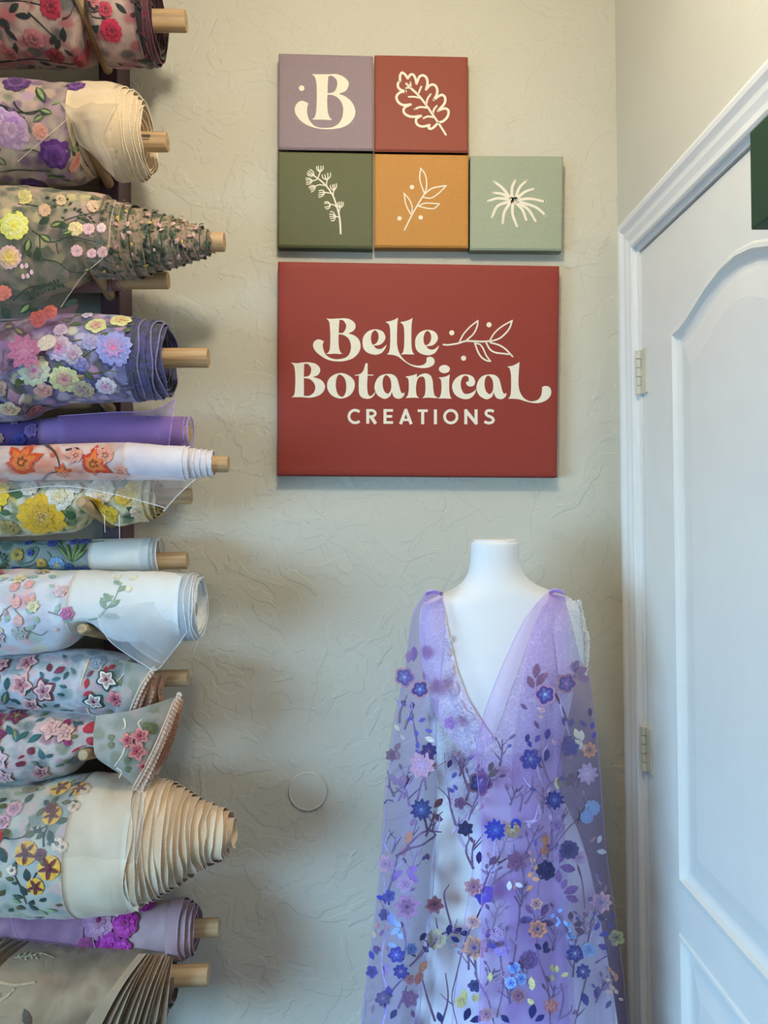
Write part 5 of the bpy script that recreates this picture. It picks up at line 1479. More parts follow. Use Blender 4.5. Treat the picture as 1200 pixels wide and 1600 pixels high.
for k in range(3):
    x = 196 + k * 16
    sheet('hanging_layer', [[(x, 1330, 0.302 - k * .008), (x + 22, 1330, 0.296 - k * .008)], [(x + 2, 1380, 0.296 - k * .008), (x + 22, 1378, 0.29 - k * .008)], [(x + 4, 1412 - k * 6, 0.282 - k * .008), (x + 20, 1424 - k * 12, 0.276 - k * .008)]], Mcl[k % 3], R.root, wav=0.003, seed=k, hem=thread((238, 220, 194)), hems=('l', 'b'), hemr=0.0007)

scatter(R, 26, -130, 135, 1235, 1412, lambda x, y: leaf(R.at(x, y), R.root, rnd(9, 15), rnd(5, 8), rnd(-1.4, 1.8), U((46, 66, 58), (98, 92, 52), (132, 160, 110), (206, 170, 150), (120, 130, 120))), 18)
# ---- 13: mauve with magenta roses
random.seed(24)
R = Roll('fabric roll of mauve tulle with a band of magenta roses', 0.15, [(LEFT, 1420, 1478), (0, 1419, 1478), (140, 1416, 1487), (220, 1411, 1491), (286, 1408, 1496)], None, 0.01, 14.0)
R.body(blotch('plum_mauve_cloth', [(118, 74, 94), (148, 98, 120), (168, 120, 138), (134, 98, 116)], 11, seed=6, bump=0.5, bscale=10), 142)
Mmv = blotch('mauve_cloth', [(156, 124, 126), (172, 138, 140), (184, 152, 150)], 12, seed=5, bump=0.3)
R.body(Mmv, 284, 142, h=-2.5)
Mms = cloth((172, 138, 142))
for x, r in ((288, 44), (296, 41), (303, 37), (308, 32), (304, 26)):
    R.layer(268, x, r, Mms, thread((186, 160, 172)), 0, 3)
R.endcap(300, 36, Mms)
R.dowel(343, 14, 1449)
for x, y, r, c1, c2 in ((164, 1440, 25, (190, 130, 160), (206, 150, 176)), (205, 1444, 20, (166, 24, 130), (186, 44, 150)), (182, 1475, 22, (160, 28, 136), (180, 50, 156)), (204, 1476, 14, (176, 40, 146), (196, 70, 166)), (230, 1418, 15, (158, 20, 124), (180, 40, 146)), (148, 1474, 14, (176, 40, 110), (150, 30, 90))):
    rose(R.at(x, y), R.root, r, c1, c2, (130, 20, 80))
for x, y in ((6, 1470), (2, 1432), (-40, 1450)):
    flower(R.at(x, y), R.root, 9, 5, (150, 30, 70), (110, 20, 50), 'heart')
sheet('sheer_wrap', [[(14, 1424, 0.198), (80, 1421, 0.198), (141, 1418, 0.2)], [(22, 1450, 0.208), (80, 1450, 0.208), (142, 1450, 0.21)], [(34, 1476, 0.196), (90, 1480, 0.198), (150, 1487, 0.2)]], sheer('plum_tulle', (186, 136, 182), 0.24), R.root, wav=0.005, hem=thread((186, 150, 190)), hems=('l', 'r'))

# ---- 14: taupe tulle with fanned pleats
random.seed(25)
R = Roll('lowest fabric roll, taupe tulle with fanned pleats and tan embroidery', 0.205, [(LEFT, 1470, 1640), (0, 1474, 1634), (120, 1482, 1616), (200, 1486, 1606), (262, 1492, 1584)], None, 0.016, 15.0, 0.02)
R.body(blotch('taupe_cloth', [(112, 88, 66), (140, 112, 84), (160, 132, 100), (122, 96, 72)], 9, seed=4, bump=0.4), 262)
R.endcap(263, 44, cloth((110, 92, 80)))
R.layer(240, 268, 34, cloth((126, 104, 88)), thread((150, 128, 108)), 0, 3)
R.layer(240, 274, 24, cloth((126, 104, 88)), thread((150, 128, 108)), 0, 3)
R.dowel(326, 16, 1523)
Mtp = [cloth((156, 126, 94)), cloth((132, 102, 72)), cloth((170, 142, 110))]
for k in range(11):
    t = k / 10
    x0, x1 = 226 + 46 * t + rnd(-3, 3), 150 + 96 * t + rnd(-5, 5)
    y1 = 1606 - 14 * t
    dd = 0.308 - 0.05 * t
    sheet('pleat', [[(x0 - 12, 1490 + 4 * t, 0.262 - .03 * t), (x0, 1490 + 5 * t, 0.268 - .03 * t)], [(x0 * .55 + x1 * .45 - 14, 1540, dd - 0.004), (x0 * .5 + x1 * .5 + 4, 1540, dd + 0.004)], [(x1 - 14, y1 - 6, dd - 0.012), (x1 + 8, y1 + 2, dd - 0.004)], [(x1 - 22, y1 + 40, dd - 0.04), (x1, y1 + 40, dd - 0.036)]],
          Mtp[k % 3], R.root, nu=4, nv=5, hem=thread((176, 158, 140)), hems=('r',), hemr=0.0007)
for pts in (((-20, 1538), (20, 1537), (50, 1541), (80, 1538)), ((-10, 1566), (20, 1564), (46, 1554)), ((30, 1552), (36, 1560), (52, 1546))):
    stem(R.abs, R.root, pts, 5.5, (176, 148, 112))
for pts in (((36, 1506), (56, 1504), (72, 1500), (96, 1506)), ((72, 1490), (82, 1486), (92, 1484))):
    stem(R.abs, R.root, pts, 2.4, (186, 166, 130))
for k in range(9):
    leaf(R.at(40 + k * 4, 1505 - (k % 3)), R.root, 7, 3, (1.0 if k % 2 else -1.0), (186, 166, 130))
for k, x in enumerate((-30, -14, 2, 16, 28)):
    stem(R.abs, R.root, ((x - 26, 1540), (x - 8, 1510), (x + 12, 1484)), 12, (104, 66, 34))
leaf(R.at(14, 1570), R.root, 26, 14, 1.5, (84, 60, 48))
leaf(R.at(70, 1570), R.root, 26, 12, 1.2, (90, 72, 60))
# ------------------------------------------------------------------ dress form
DC = 0.195        # distance of the form's axis from the back wall
SCD = scale_at(DC)
M_form = plain('form_white', (232, 232, 232), 0.6, 0.03, 8, 0.25, 90)
FORM = [(846, 773, 33, 0.036), (848, 773, 36, 0.040), (852, 773, 37.5, 0.042), (872, 773, 38, 0.043), (886, 773.5, 40, 0.045), (898, 774.5, 45, 0.049), (908, 776, 53, 0.053), (917, 778, 66, 0.057), (924, 780, 82, 0.060), (930, 781, 98, 0.062),
        (937, 781, 113, 0.064), (947, 781, 121, 0.067), (965, 781, 124, 0.073), (1000, 780, 122, 0.084), (1045, 779, 117, 0.097), (1090, 778, 111, 0.101), (1140, 776, 102, 0.094), (1190, 775, 92, 0.085), (1240, 774, 87, 0.082), (1300, 775, 95, 0.090), (1370, 776, 104, 0.098), (1440, 776, 108, 0.10)]
_fd = np.array(catmull(FORM, 4))
def form_ring(y):
    return [float(np.interp(y, _fd[:, 0], _fd[:, k])) for k in (1, 2, 3)]
def form_pt(y, th, off=0.0, e=2.15):
    """th = 0 front, +90 deg towards the right of the picture"""
    cx, hw, hd = form_ring(y)
    c = P(cx, y, DC)
    sx, sy = math.sin(th), math.cos(th)
    k = (abs(sx) ** e + abs(sy) ** e) ** (-1.0 / e)
    return Vector((c.x + (hw * SCD + off) * sx * k, -DC - (hd + off) * sy * k, c.z))
def form_depth(px, py, off=0.0):
    """distance from the wall of the form's front surface at a pixel"""
    cx, hw, hd = form_ring(py)
    q = max(-0.98, min(0.98, (px - cx) / (hw + 1e-6)))
    return DC + (hd + off) * (1 - abs(q) ** 2.15) ** (1 / 2.15)

fz = P(773, 846, DC)
form = empty('dress_form', (P(776, 1400, DC).x, -DC, 0.0), 'white dress form torso with a cut neck beside the door', 'dress form')
ys = list(_fd[:, 0])
na = 72
V = [form_pt(y, 2 * math.pi * k / na) for y in ys for k in range(na)]
Fc = [(i * na + k, i * na + (k + 1) % na, (i + 1) * na + (k + 1) % na, (i + 1) * na + k) for i in range(len(ys) - 1) for k in range(na)]
Fc.append(tuple((len(ys) - 1) * na + k for k in range(na)))
build('torso', V, Fc, M_form, form, True)
# neck cap with a slightly worn, uneven rim
V, Fc = [], []
for i, (s_, dz) in enumerate(((1.0, -0.001), (1.01, 0.0022), (0.95, 0.0042), (0.7, 0.0052), (0.3, 0.0056))):
    for k in range(na):
        th = 2 * math.pi * k / na
        p = form_pt(846.5, th)
        c = P(773, 846.5, DC)
        w_ = 1 + 0.012 * mnoise.noise(Vector((3 * math.cos(th), 3 * math.sin(th), i)))
        V.append((c.x + (p.x - c.x) * s_ * w_, -DC + (p.y + DC) * s_ * w_, p.z + dz + 0.0012 * mnoise.noise(Vector((5 * math.cos(th), 5 * math.sin(th), 9)))))
for i in range(4):
    for k in range(na):
        Fc.append((i * na + k, i * na + (k + 1) % na, (i + 1) * na + (k + 1) % na, (i + 1) * na + k))
Fc.append(tuple(4 * na + k for k in range(na)))
build('neck_cap', V, Fc, M_form, form, True)
cb = P(776, 1440, DC)
MB().tube([(cb.x, -DC, 0.02), (cb.x, -DC, cb.z + 0.01)], 0.014, 16).build('pole', plain('stand_metal', (60, 60, 62), 0.35, 0.03, 20, metallic=0.8), form, True)
MB().tube([(cb.x, -DC, 0.0), (cb.x, -DC, 0.012), (cb.x, -DC, 0.022)], [0.15, 0.15, 0.03], 40).build('base', plain('stand_base', (50, 50, 52), 0.5), form)

# ------------------------------------------------------------------ the dress
random.seed(40)
dress = empty('floral_dress', (P(790, 1400, DC).x, -DC - 0.02, 0.0), 'white lace gown with sheer lavender cape embroidered with flowers, on the dress form', 'dress')
def lace_mat(name, c):
    m, nt, b, out = nodes_of(name)
    co = obj_coord(nt)
    vo = N(nt, 'ShaderNodeTexVoronoi', feature='DISTANCE_TO_EDGE', Scale=95.0)
    nz = N(nt, 'ShaderNodeTexNoise', Scale=22.0, Detail=3.0)
    nt.links.new(co, nz.inputs['Vector'])
    ad = N(nt, 'ShaderNodeVectorMath', operation='MULTIPLY_ADD')
    nt.links.new(nz.outputs['Color'], ad.inputs[0]); ad.inputs[1].default_value = (0.05, 0.05, 0.05)
    nt.links.new(co, ad.inputs[2])
    nt.links.new(ad.outputs[0], vo.inputs['Vector'])
    L = lin(c)
    r = ramp(nt, [(0.0, (1, 1, 1)), (0.10, tuple(x * 0.94 for x in L[:3])), (0.3, L[:3])])
    nt.links.new(vo.outputs['Distance'], r.inputs['Fac'])
    nt.links.new(r.outputs['Color'], b.inputs['Base Color'])
    b.inputs['Roughness'].default_value = 0.45
    b.inputs['Sheen Weight'].default_value = 0.3
    rr = ramp(nt, [(0.0, (1, 1, 1)), (0.12, (0, 0, 0))])
    nt.links.new(vo.outputs['Distance'], rr.inputs['Fac'])
    bp = N(nt, 'ShaderNodeBump', Strength=0.3, Distance=0.0012)
    nt.links.new(rr.outputs['Color'], bp.inputs['Height'])
    nt.links.new(bp.outputs['Normal'], b.inputs['Normal'])
    return m
M_lace = lace_mat('white_lace', (222, 222, 230))
M_skirt = plain('white_satin_skirt', (222, 222, 232), 0.5, 0.05, 9, 0.15, 60, 0.4, 0.3, 0.0, (1, 1, 0.25))

# bodice: the form's surface outside the deep V
VL = [(930, 688), (981, 696), (1033, 707), (1073, 721), (1110, 743), (1130, 757)]
VR = [(930, 850), (974, 818), (1020, 798), (1062, 780), (1110, 764), (1130, 757)]
def th_of(y, px):
    cx, hw, hd = form_ring(y)
    q = max(-0.995, min(0.995, (px - cx) / hw))
    return math.copysign(math.asin(min(1.0, abs(q))), q) if abs(q) < 0.6 else math.copysign(math.asin(abs(q)), q)
rows = np.linspace(938, 1245, 40)
def side(sgn, edges):
    V, Fc = [], []
    m = 30
    for y in rows:
        px = float(np.interp(y, [e[0] for e in edges], [e[1] for e in edges])) if y < 1130 else 757
        # find the angle whose projection matches px
        best = min(np.linspace(-1.5, 1.5, 700), key=lambda t: abs(form_ring(y)[0] + form_ring(y)[1] * math.sin(t) * (abs(math.sin(t)) ** 2.15 + abs(math.cos(t)) ** 2.15) ** (-1 / 2.15) - px))
        for k in range(m + 1):
            th = best + (sgn * math.pi - best) * (k / m) ** 1.2
            V.append(form_pt(y, th, 0.0035))
    for i in range(len(rows) - 1):
        for k in range(m):
            Fc.append((i * (m + 1) + k, i * (m + 1) + k + 1, (i + 1) * (m + 1) + k + 1, (i + 1) * (m + 1) + k))
    o = build('bodice', V, Fc, M_lace, dress, True)
    mb = MB(); mb.tube([V[i * (m + 1)] for i in range(int(len(rows) * 0.64))], 0.0009, 6)
    build('neckline_piping', mb.v, mb.f, thread((232, 228, 226)), o, True)
side(-1, VL); side(1, VR)
def onform(cx, cy): return lambda u, v, h: P(cx + u, cy + v, form_depth(cx + u, cy + v, 0.004) + h * 0.0011)
WH = (240, 240, 246)
for x, y, r in ((722, 1137, 15), (742, 1138, 13), (733, 1122, 9), (716, 1105, 9), (708, 1080, 8), (701, 1050, 8), (697, 1020, 7), (748, 1170, 12), (760, 1195, 12), (738, 1205, 10), (765, 1160, 9), (700, 1000, 6), (712, 1126, 8), (728, 1160, 9)):
    flower(onform(x, y), dress, r, 5, (212, 216, 230), WH, 'round', None, rnd(0, 6), 0.25, 1.5, WH, 'lace_motif')
for x, y, a in ((716, 1092, 1.2), (722, 1104, 1.0), (730, 1112, 0.8), (710, 1066, 1.4), (704, 1035, 1.5), (736, 1146, 1.2), (726, 1150, 2.0), (752, 1150, 1.0), (745, 1185, 1.6), (756, 1178, 0.8), (770, 1180, 1.4), (738, 1190, 1.9), (718, 1115, 0.4), (733, 1130, 0.3), (772, 1210, 1.5), (752, 1215, 1.6), (740, 1228, 1.5)):
    leaf(onform(x, y), dress, rnd(11, 17), 5, a, WH, 'lace_leaf')
# lace edge of the right armhole
for y in np.linspace(942, 1052, 17):
    px = 903 + 12 * math.sin(math.pi * (y - 935) / 150) + (3 if y > 990 else 0)
    dd = DC + 0.02
    r = rnd(4, 6)
    flower(lambda u, v, h, px=px, y=y: P(px + u * 0.8, y + v, dd + h * 0.0012 - abs(u) * 0.0006), dress, r, 5, (236, 236, 236), (226, 226, 230), 'heart', None, rnd(0, 6), 0.25, 2.0, None, 'lace_edge')
sheet('shoulder_lace', [[(858, 934, 0.235), (880, 934, 0.232), (903, 940, 0.205)], [(862, 975, 0.262), (890, 972, 0.255), (911, 972, 0.205)], [(868, 1015, 0.272), (895, 1012, 0.262), (914, 1010, 0.205)], [(872, 1055, 0.278), (898, 1055, 0.265), (916, 1055, 0.205)]], M_lace, dress)

# underskirt: closed loft to the floor with soft folds
SK = [(1180, 776, 92, 0.088), (1230, 780, 92, 0.088), (1290, 792, 108, 0.098), (1360, 800, 122, 0.108), (1440, 804, 132, 0.115), (1520, 806, 142, 0.122), (1600, 806, 152, 0.128), (1750, 806, 170, 0.138), (1990, 806, 196, 0.150)]
_sk = np.array(catmull(SK, 5))
V, Fc = [], []
na = 120
for row in _sk:
    y, cx, hw, hd = row
    c = P(cx, y, DC)
    f = max(0, min(1, (y - 1220) / 250))
    for k in range(na):
        th = 2 * math.pi * k / na
        q = 1 + f * 0.035 * math.sin(11 * th + 1.3 * math.sin(3 * th + y / 300)) + f * 0.02 * math.sin(23 * th + y / 200)
        V.append((c.x + hw * SCD * q * math.sin(th), -DC - hd * q * math.cos(th), max(0.004, c.z)))
for i in range(len(_sk) - 1):
    for k in range(na):
        Fc.append((i * na + k, i * na + (k + 1) % na, (i + 1) * na + (k + 1) % na, (i + 1) * na + k))
build('underskirt', V, Fc, M_skirt, dress, True)

# sheer lavender panels
LAV = (178, 150, 226)
M_cape = sheer('lavender_tulle_cape', (172, 142, 228), 0.23, 0.015, 5, (1, 1, 0.2), 0.35, 0.03)
M_cape2 = sheer('lavender_tulle_under', (170, 142, 228), 0.22, 0.02, 5, (1, 1, 0.2), 0.35)
M_drape = sheer('lavender_tulle_drape', (200, 128, 230), 0.24, 0.008, 6, (1, 1, 0.3), 0.35, 0.03)
M_hemL = thread((190, 166, 236))
YB = 1985
def pleat(rows_, amp, nfold, ph=0.0):
    """adds soft vertical folds to a grid of control points by resampling each row"""
    out = []
    for r in rows_:
        d = catmull(r, 7)
        n = len(d)
        rr = []
        for i, (x, y, dd) in enumerate(d):
            t = i / (n - 1)
            f = max(0.15, min(1, (y - 930) / 260))
            rr.append((x, y, dd + amp * f * math.sin(2 * math.pi * nfold * t + ph + y / 260.0) * math.sin(math.pi * t) ** 0.4))
        out.append(rr)
    return out
capeL, rawL = sheet('cape_panel', pleat([[(663, 929, 0.205), (668, 925, 0.222), (680, 924, 0.235), (691, 929, 0.24)], [(645, 962, 0.19), (655, 958, 0.25), (675, 962, 0.268), (695, 972, 0.27)], [(633, 1040, 0.165), (648, 1040, 0.265), (668, 1042, 0.295), (690, 1046, 0.295)],
      [(619, 1130, 0.15), (642, 1130, 0.275), (668, 1136, 0.31), (682, 1140, 0.30)], [(606, 1220, 0.14), (636, 1220, 0.285), (668, 1222, 0.315), (682, 1225, 0.30)], [(591, 1400, 0.12), (622, 1400, 0.295), (660, 1400, 0.325), (676, 1400, 0.30)], [(565, 1600, 0.11), (602, 1600, 0.31), (640, 1600, 0.34), (654, 1600, 0.32)], [(520, YB, 0.11), (560, YB, 0.33), (610, YB, 0.37), (630, YB, 0.34)]], 0.008, 2.5), M_cape, dress, nu=1, nv=9, hem=M_hemL, hems=('l', 'r'), hemr=0.0006)
sheet('cape_panel', pleat([[(663, 929, 0.20), (672, 926, 0.19), (690, 930, 0.18)], [(646, 962, 0.185), (665, 962, 0.16), (690, 972, 0.16)], [(634, 1040, 0.16), (658, 1040, 0.135), (684, 1046, 0.14)], [(614, 1130, 0.14), (650, 1130, 0.105), (680, 1140, 0.12)],
      [(602, 1220, 0.12), (642, 1220, 0.09), (682, 1225, 0.11)], [(588, 1400, 0.10), (630, 1400, 0.065), (674, 1400, 0.09)], [(563, 1600, 0.085), (610, 1600, 0.05), (650, 1600, 0.07)], [(518, YB, 0.08), (570, YB, 0.04), (626, YB, 0.06)]], 0.006, 2.0, 1.0), M_cape2, dress, nu=1, nv=9)
capeR, rawR = sheet('cape_panel', pleat([[(856, 930, 0.238), (866, 924, 0.24), (878, 926, 0.232), (893, 936, 0.205)], [(832, 985, 0.285), (860, 980, 0.288), (888, 980, 0.272), (909, 985, 0.2)], [(818, 1060, 0.315), (855, 1060, 0.32), (890, 1062, 0.30), (921, 1062, 0.19)], [(806, 1130, 0.33), (850, 1130, 0.332), (895, 1130, 0.31), (930, 1130, 0.18)],
      [(800, 1200, 0.335), (850, 1200, 0.338), (900, 1200, 0.315), (937, 1200, 0.17)], [(798, 1330, 0.345), (855, 1330, 0.35), (910, 1330, 0.325), (947, 1330, 0.155)], [(796, 1450, 0.352), (860, 1450, 0.358), (922, 1450, 0.335), (964, 1450, 0.14)], [(794, 1600, 0.36), (865, 1600, 0.37), (935, 1600, 0.345), (981, 1600, 0.13)], [(790, YB, 0.38), (875, YB, 0.39), (955, YB, 0.36), (1010, YB, 0.12)]], 0.009, 3.0), M_cape, dress, nu=1, nv=9, hem=M_hemL, hems=('r',), hemr=0.0006)
sheet('cape_panel', pleat([[(870, 928, 0.20), (880, 928, 0.19), (892, 936, 0.195)], [(860, 985, 0.15), (888, 982, 0.15), (908, 985, 0.185)], [(850, 1060, 0.11), (890, 1060, 0.12), (919, 1062, 0.17)], [(860, 1200, 0.07), (905, 1200, 0.085), (934, 1200, 0.14)], [(870, 1400, 0.045), (915, 1400, 0.06), (953, 1400, 0.11)], [(880, 1600, 0.03), (930, 1600, 0.045), (977, 1600, 0.095)], [(890, YB, 0.025), (945, YB, 0.035), (1004, YB, 0.08)]], 0.004, 2.0), M_cape2, dress, nu=1, nv=9)
over, rawO = sheet('overskirt', pleat([[(694, 1176, 0.292), (730, 1178, 0.312), (770, 1180, 0.316), (810, 1178, 0.322), (850, 1172, 0.315)], [(700, 1240, 0.296), (735, 1240, 0.314), (775, 1240, 0.32), (815, 1240, 0.325), (860, 1240, 0.315)], [(716, 1300, 0.308), (745, 1300, 0.32), (785, 1300, 0.328), (825, 1300, 0.33), (870, 1300, 0.318)], [(738, 1352, 0.32), (765, 1352, 0.328), (795, 1352, 0.335), (830, 1352, 0.336), (875, 1352, 0.322)],
      [(727, 1430, 0.325), (758, 1430, 0.335), (795, 1430, 0.342), (835, 1430, 0.342), (880, 1430, 0.328)], [(718, 1500, 0.33), (755, 1500, 0.342), (795, 1500, 0.35), (840, 1500, 0.348), (885, 1500, 0.332)], [(706, 1600, 0.338), (750, 1600, 0.35), (795, 1600, 0.358), (845, 1600, 0.355), (890, 1600, 0.338)], [(680, YB, 0.35), (735, YB, 0.37), (795, YB, 0.378), (855, YB, 0.372), (910, YB, 0.35)]], 0.007, 4.0, 0.5), M_cape, dress, nu=1, nv=9, hem=M_hemL, hems=('l',), hemr=0.0006)
drL, rawDL = sheet('shoulder_drape', pleat([[(664, 930, 0.236), (672, 925, 0.243), (682, 925, 0.247), (690, 930, 0.249)], [(658, 985, 0.27), (670, 985, 0.286), (684, 985, 0.291), (698, 986, 0.289)], [(662, 1045, 0.295), (676, 1045, 0.305), (694, 1042, 0.309), (709, 1038, 0.306)], [(680, 1110, 0.308), (698, 1100, 0.318), (714, 1090, 0.319), (728, 1082, 0.314)], [(712, 1160, 0.315), (726, 1145, 0.321), (740, 1132, 0.321), (752, 1122, 0.316)], [(742, 1188, 0.318), (752, 1176, 0.321), (762, 1166, 0.322), (772, 1156, 0.32)]], 0.0035, 3.0), M_drape, dress, nu=1, nv=8, hem=M_hemL, hems=('l',), hemr=0.0005)
drR, rawDR = sheet('shoulder_drape', pleat([[(846, 933, 0.246), (856, 926, 0.25), (868, 924, 0.25), (884, 930, 0.238)], [(816, 975, 0.283), (838, 972, 0.298), (862, 972, 0.300), (888, 978, 0.286)], [(792, 1025, 0.308), (822, 1024, 0.320), (855, 1026, 0.322), (890, 1030, 0.305)], [(772, 1072, 0.322), (808, 1076, 0.334), (848, 1082, 0.336), (888, 1090, 0.32)], [(754, 1124, 0.326), (795, 1136, 0.341), (838, 1146, 0.344), (882, 1156, 0.328)], [(744, 1182, 0.328), (788, 1204, 0.345), (832, 1218, 0.35), (878, 1228, 0.337)], [(752, 1290, 0.336), (795, 1300, 0.352), (838, 1310, 0.357), (884, 1315, 0.34)], [(752, 1430, 0.346), (798, 1440, 0.362), (842, 1445, 0.367), (890, 1450, 0.35)], [(748, 1600, 0.36), (798, 1600, 0.374), (848, 1600, 0.38), (900, 1600, 0.36)], [(740, YB, 0.38), (798, YB, 0.395), (858, YB, 0.40), (918, YB, 0.38)]], 0.004, 3.5), M_drape, dress, nu=1, nv=8, hem=M_hemL, hems=('l',), hemr=0.0005)
# gathered shoulder ties and the little hook
M_gather = plain('gathered_tulle', (206, 168, 232), 0.7, 0.15, 60, 0.5, 160, 0.3, 0.3)
for x0, x1, y0 in ((665, 690, 928), (858, 880, 926)):
    mb = MB()
    for k in range(6):
        pts = []
        for i in range(9):
            t = i / 8
            pts.append(P(x0 + (x1 - x0) * t + rnd(-0.6, 0.6), y0 - 3.5 * math.sin(math.pi * t) + (k - 2.5) * 0.8, 0.232 - 0.004 * (k - 2.5) + 0.01 * math.sin(math.pi * t)))
        mb.tube(pts, 0.0014, 6)
    build('shoulder_gather', mb.v, mb.f, M_gather, dress, True)
mb = MB(); mb.tube([P(690 + 2.2 * math.cos(a), 928 + 2.2 * math.sin(a), 0.246) for a in np.linspace(0, 2 * math.pi, 13)], 0.0007, 6)
build('hook', mb.v, mb.f, plain('dark_metal', (60, 50, 50), 0.3, 0.02, 20, metallic=0.9), dress, True)

# ---- embroidery on the panels
DLs, DRs, DOs, DDs = dsheet(rawL), dsheet(rawR), dsheet(rawO), dsheet(rawDR)
def ddress(px, py):
    if px < 690: return DLs(px, py) if px < 684 else max(DLs(px, py), 0.30)
    if px < 760: return DOs(px, py)
    if px < 880: return max(DRs(px, py), DDs(px, py), DOs(px, py) if py > 1176 else 0)
    return DRs(px, py)
HS = 0.0009
def ond(cx, cy):
    d0 = ddress(cx, cy)
    dx = (ddress(cx + 8, cy) - ddress(cx - 8, cy)) / 16
    dx = max(-0.004, min(0.004, dx))
    dy = (ddress(cx, cy + 8) - ddress(cx, cy - 8)) / 16
    dy = max(-0.003, min(0.003, dy))
    return lambda u, v, h: P(cx + u, cy + v, d0 + u * dx + v * dy + 0.0016 + h * HS)
def absd(px, py, h=0.0): return P(px, py, ddress(px, py) + 0.0014 + h * HS)

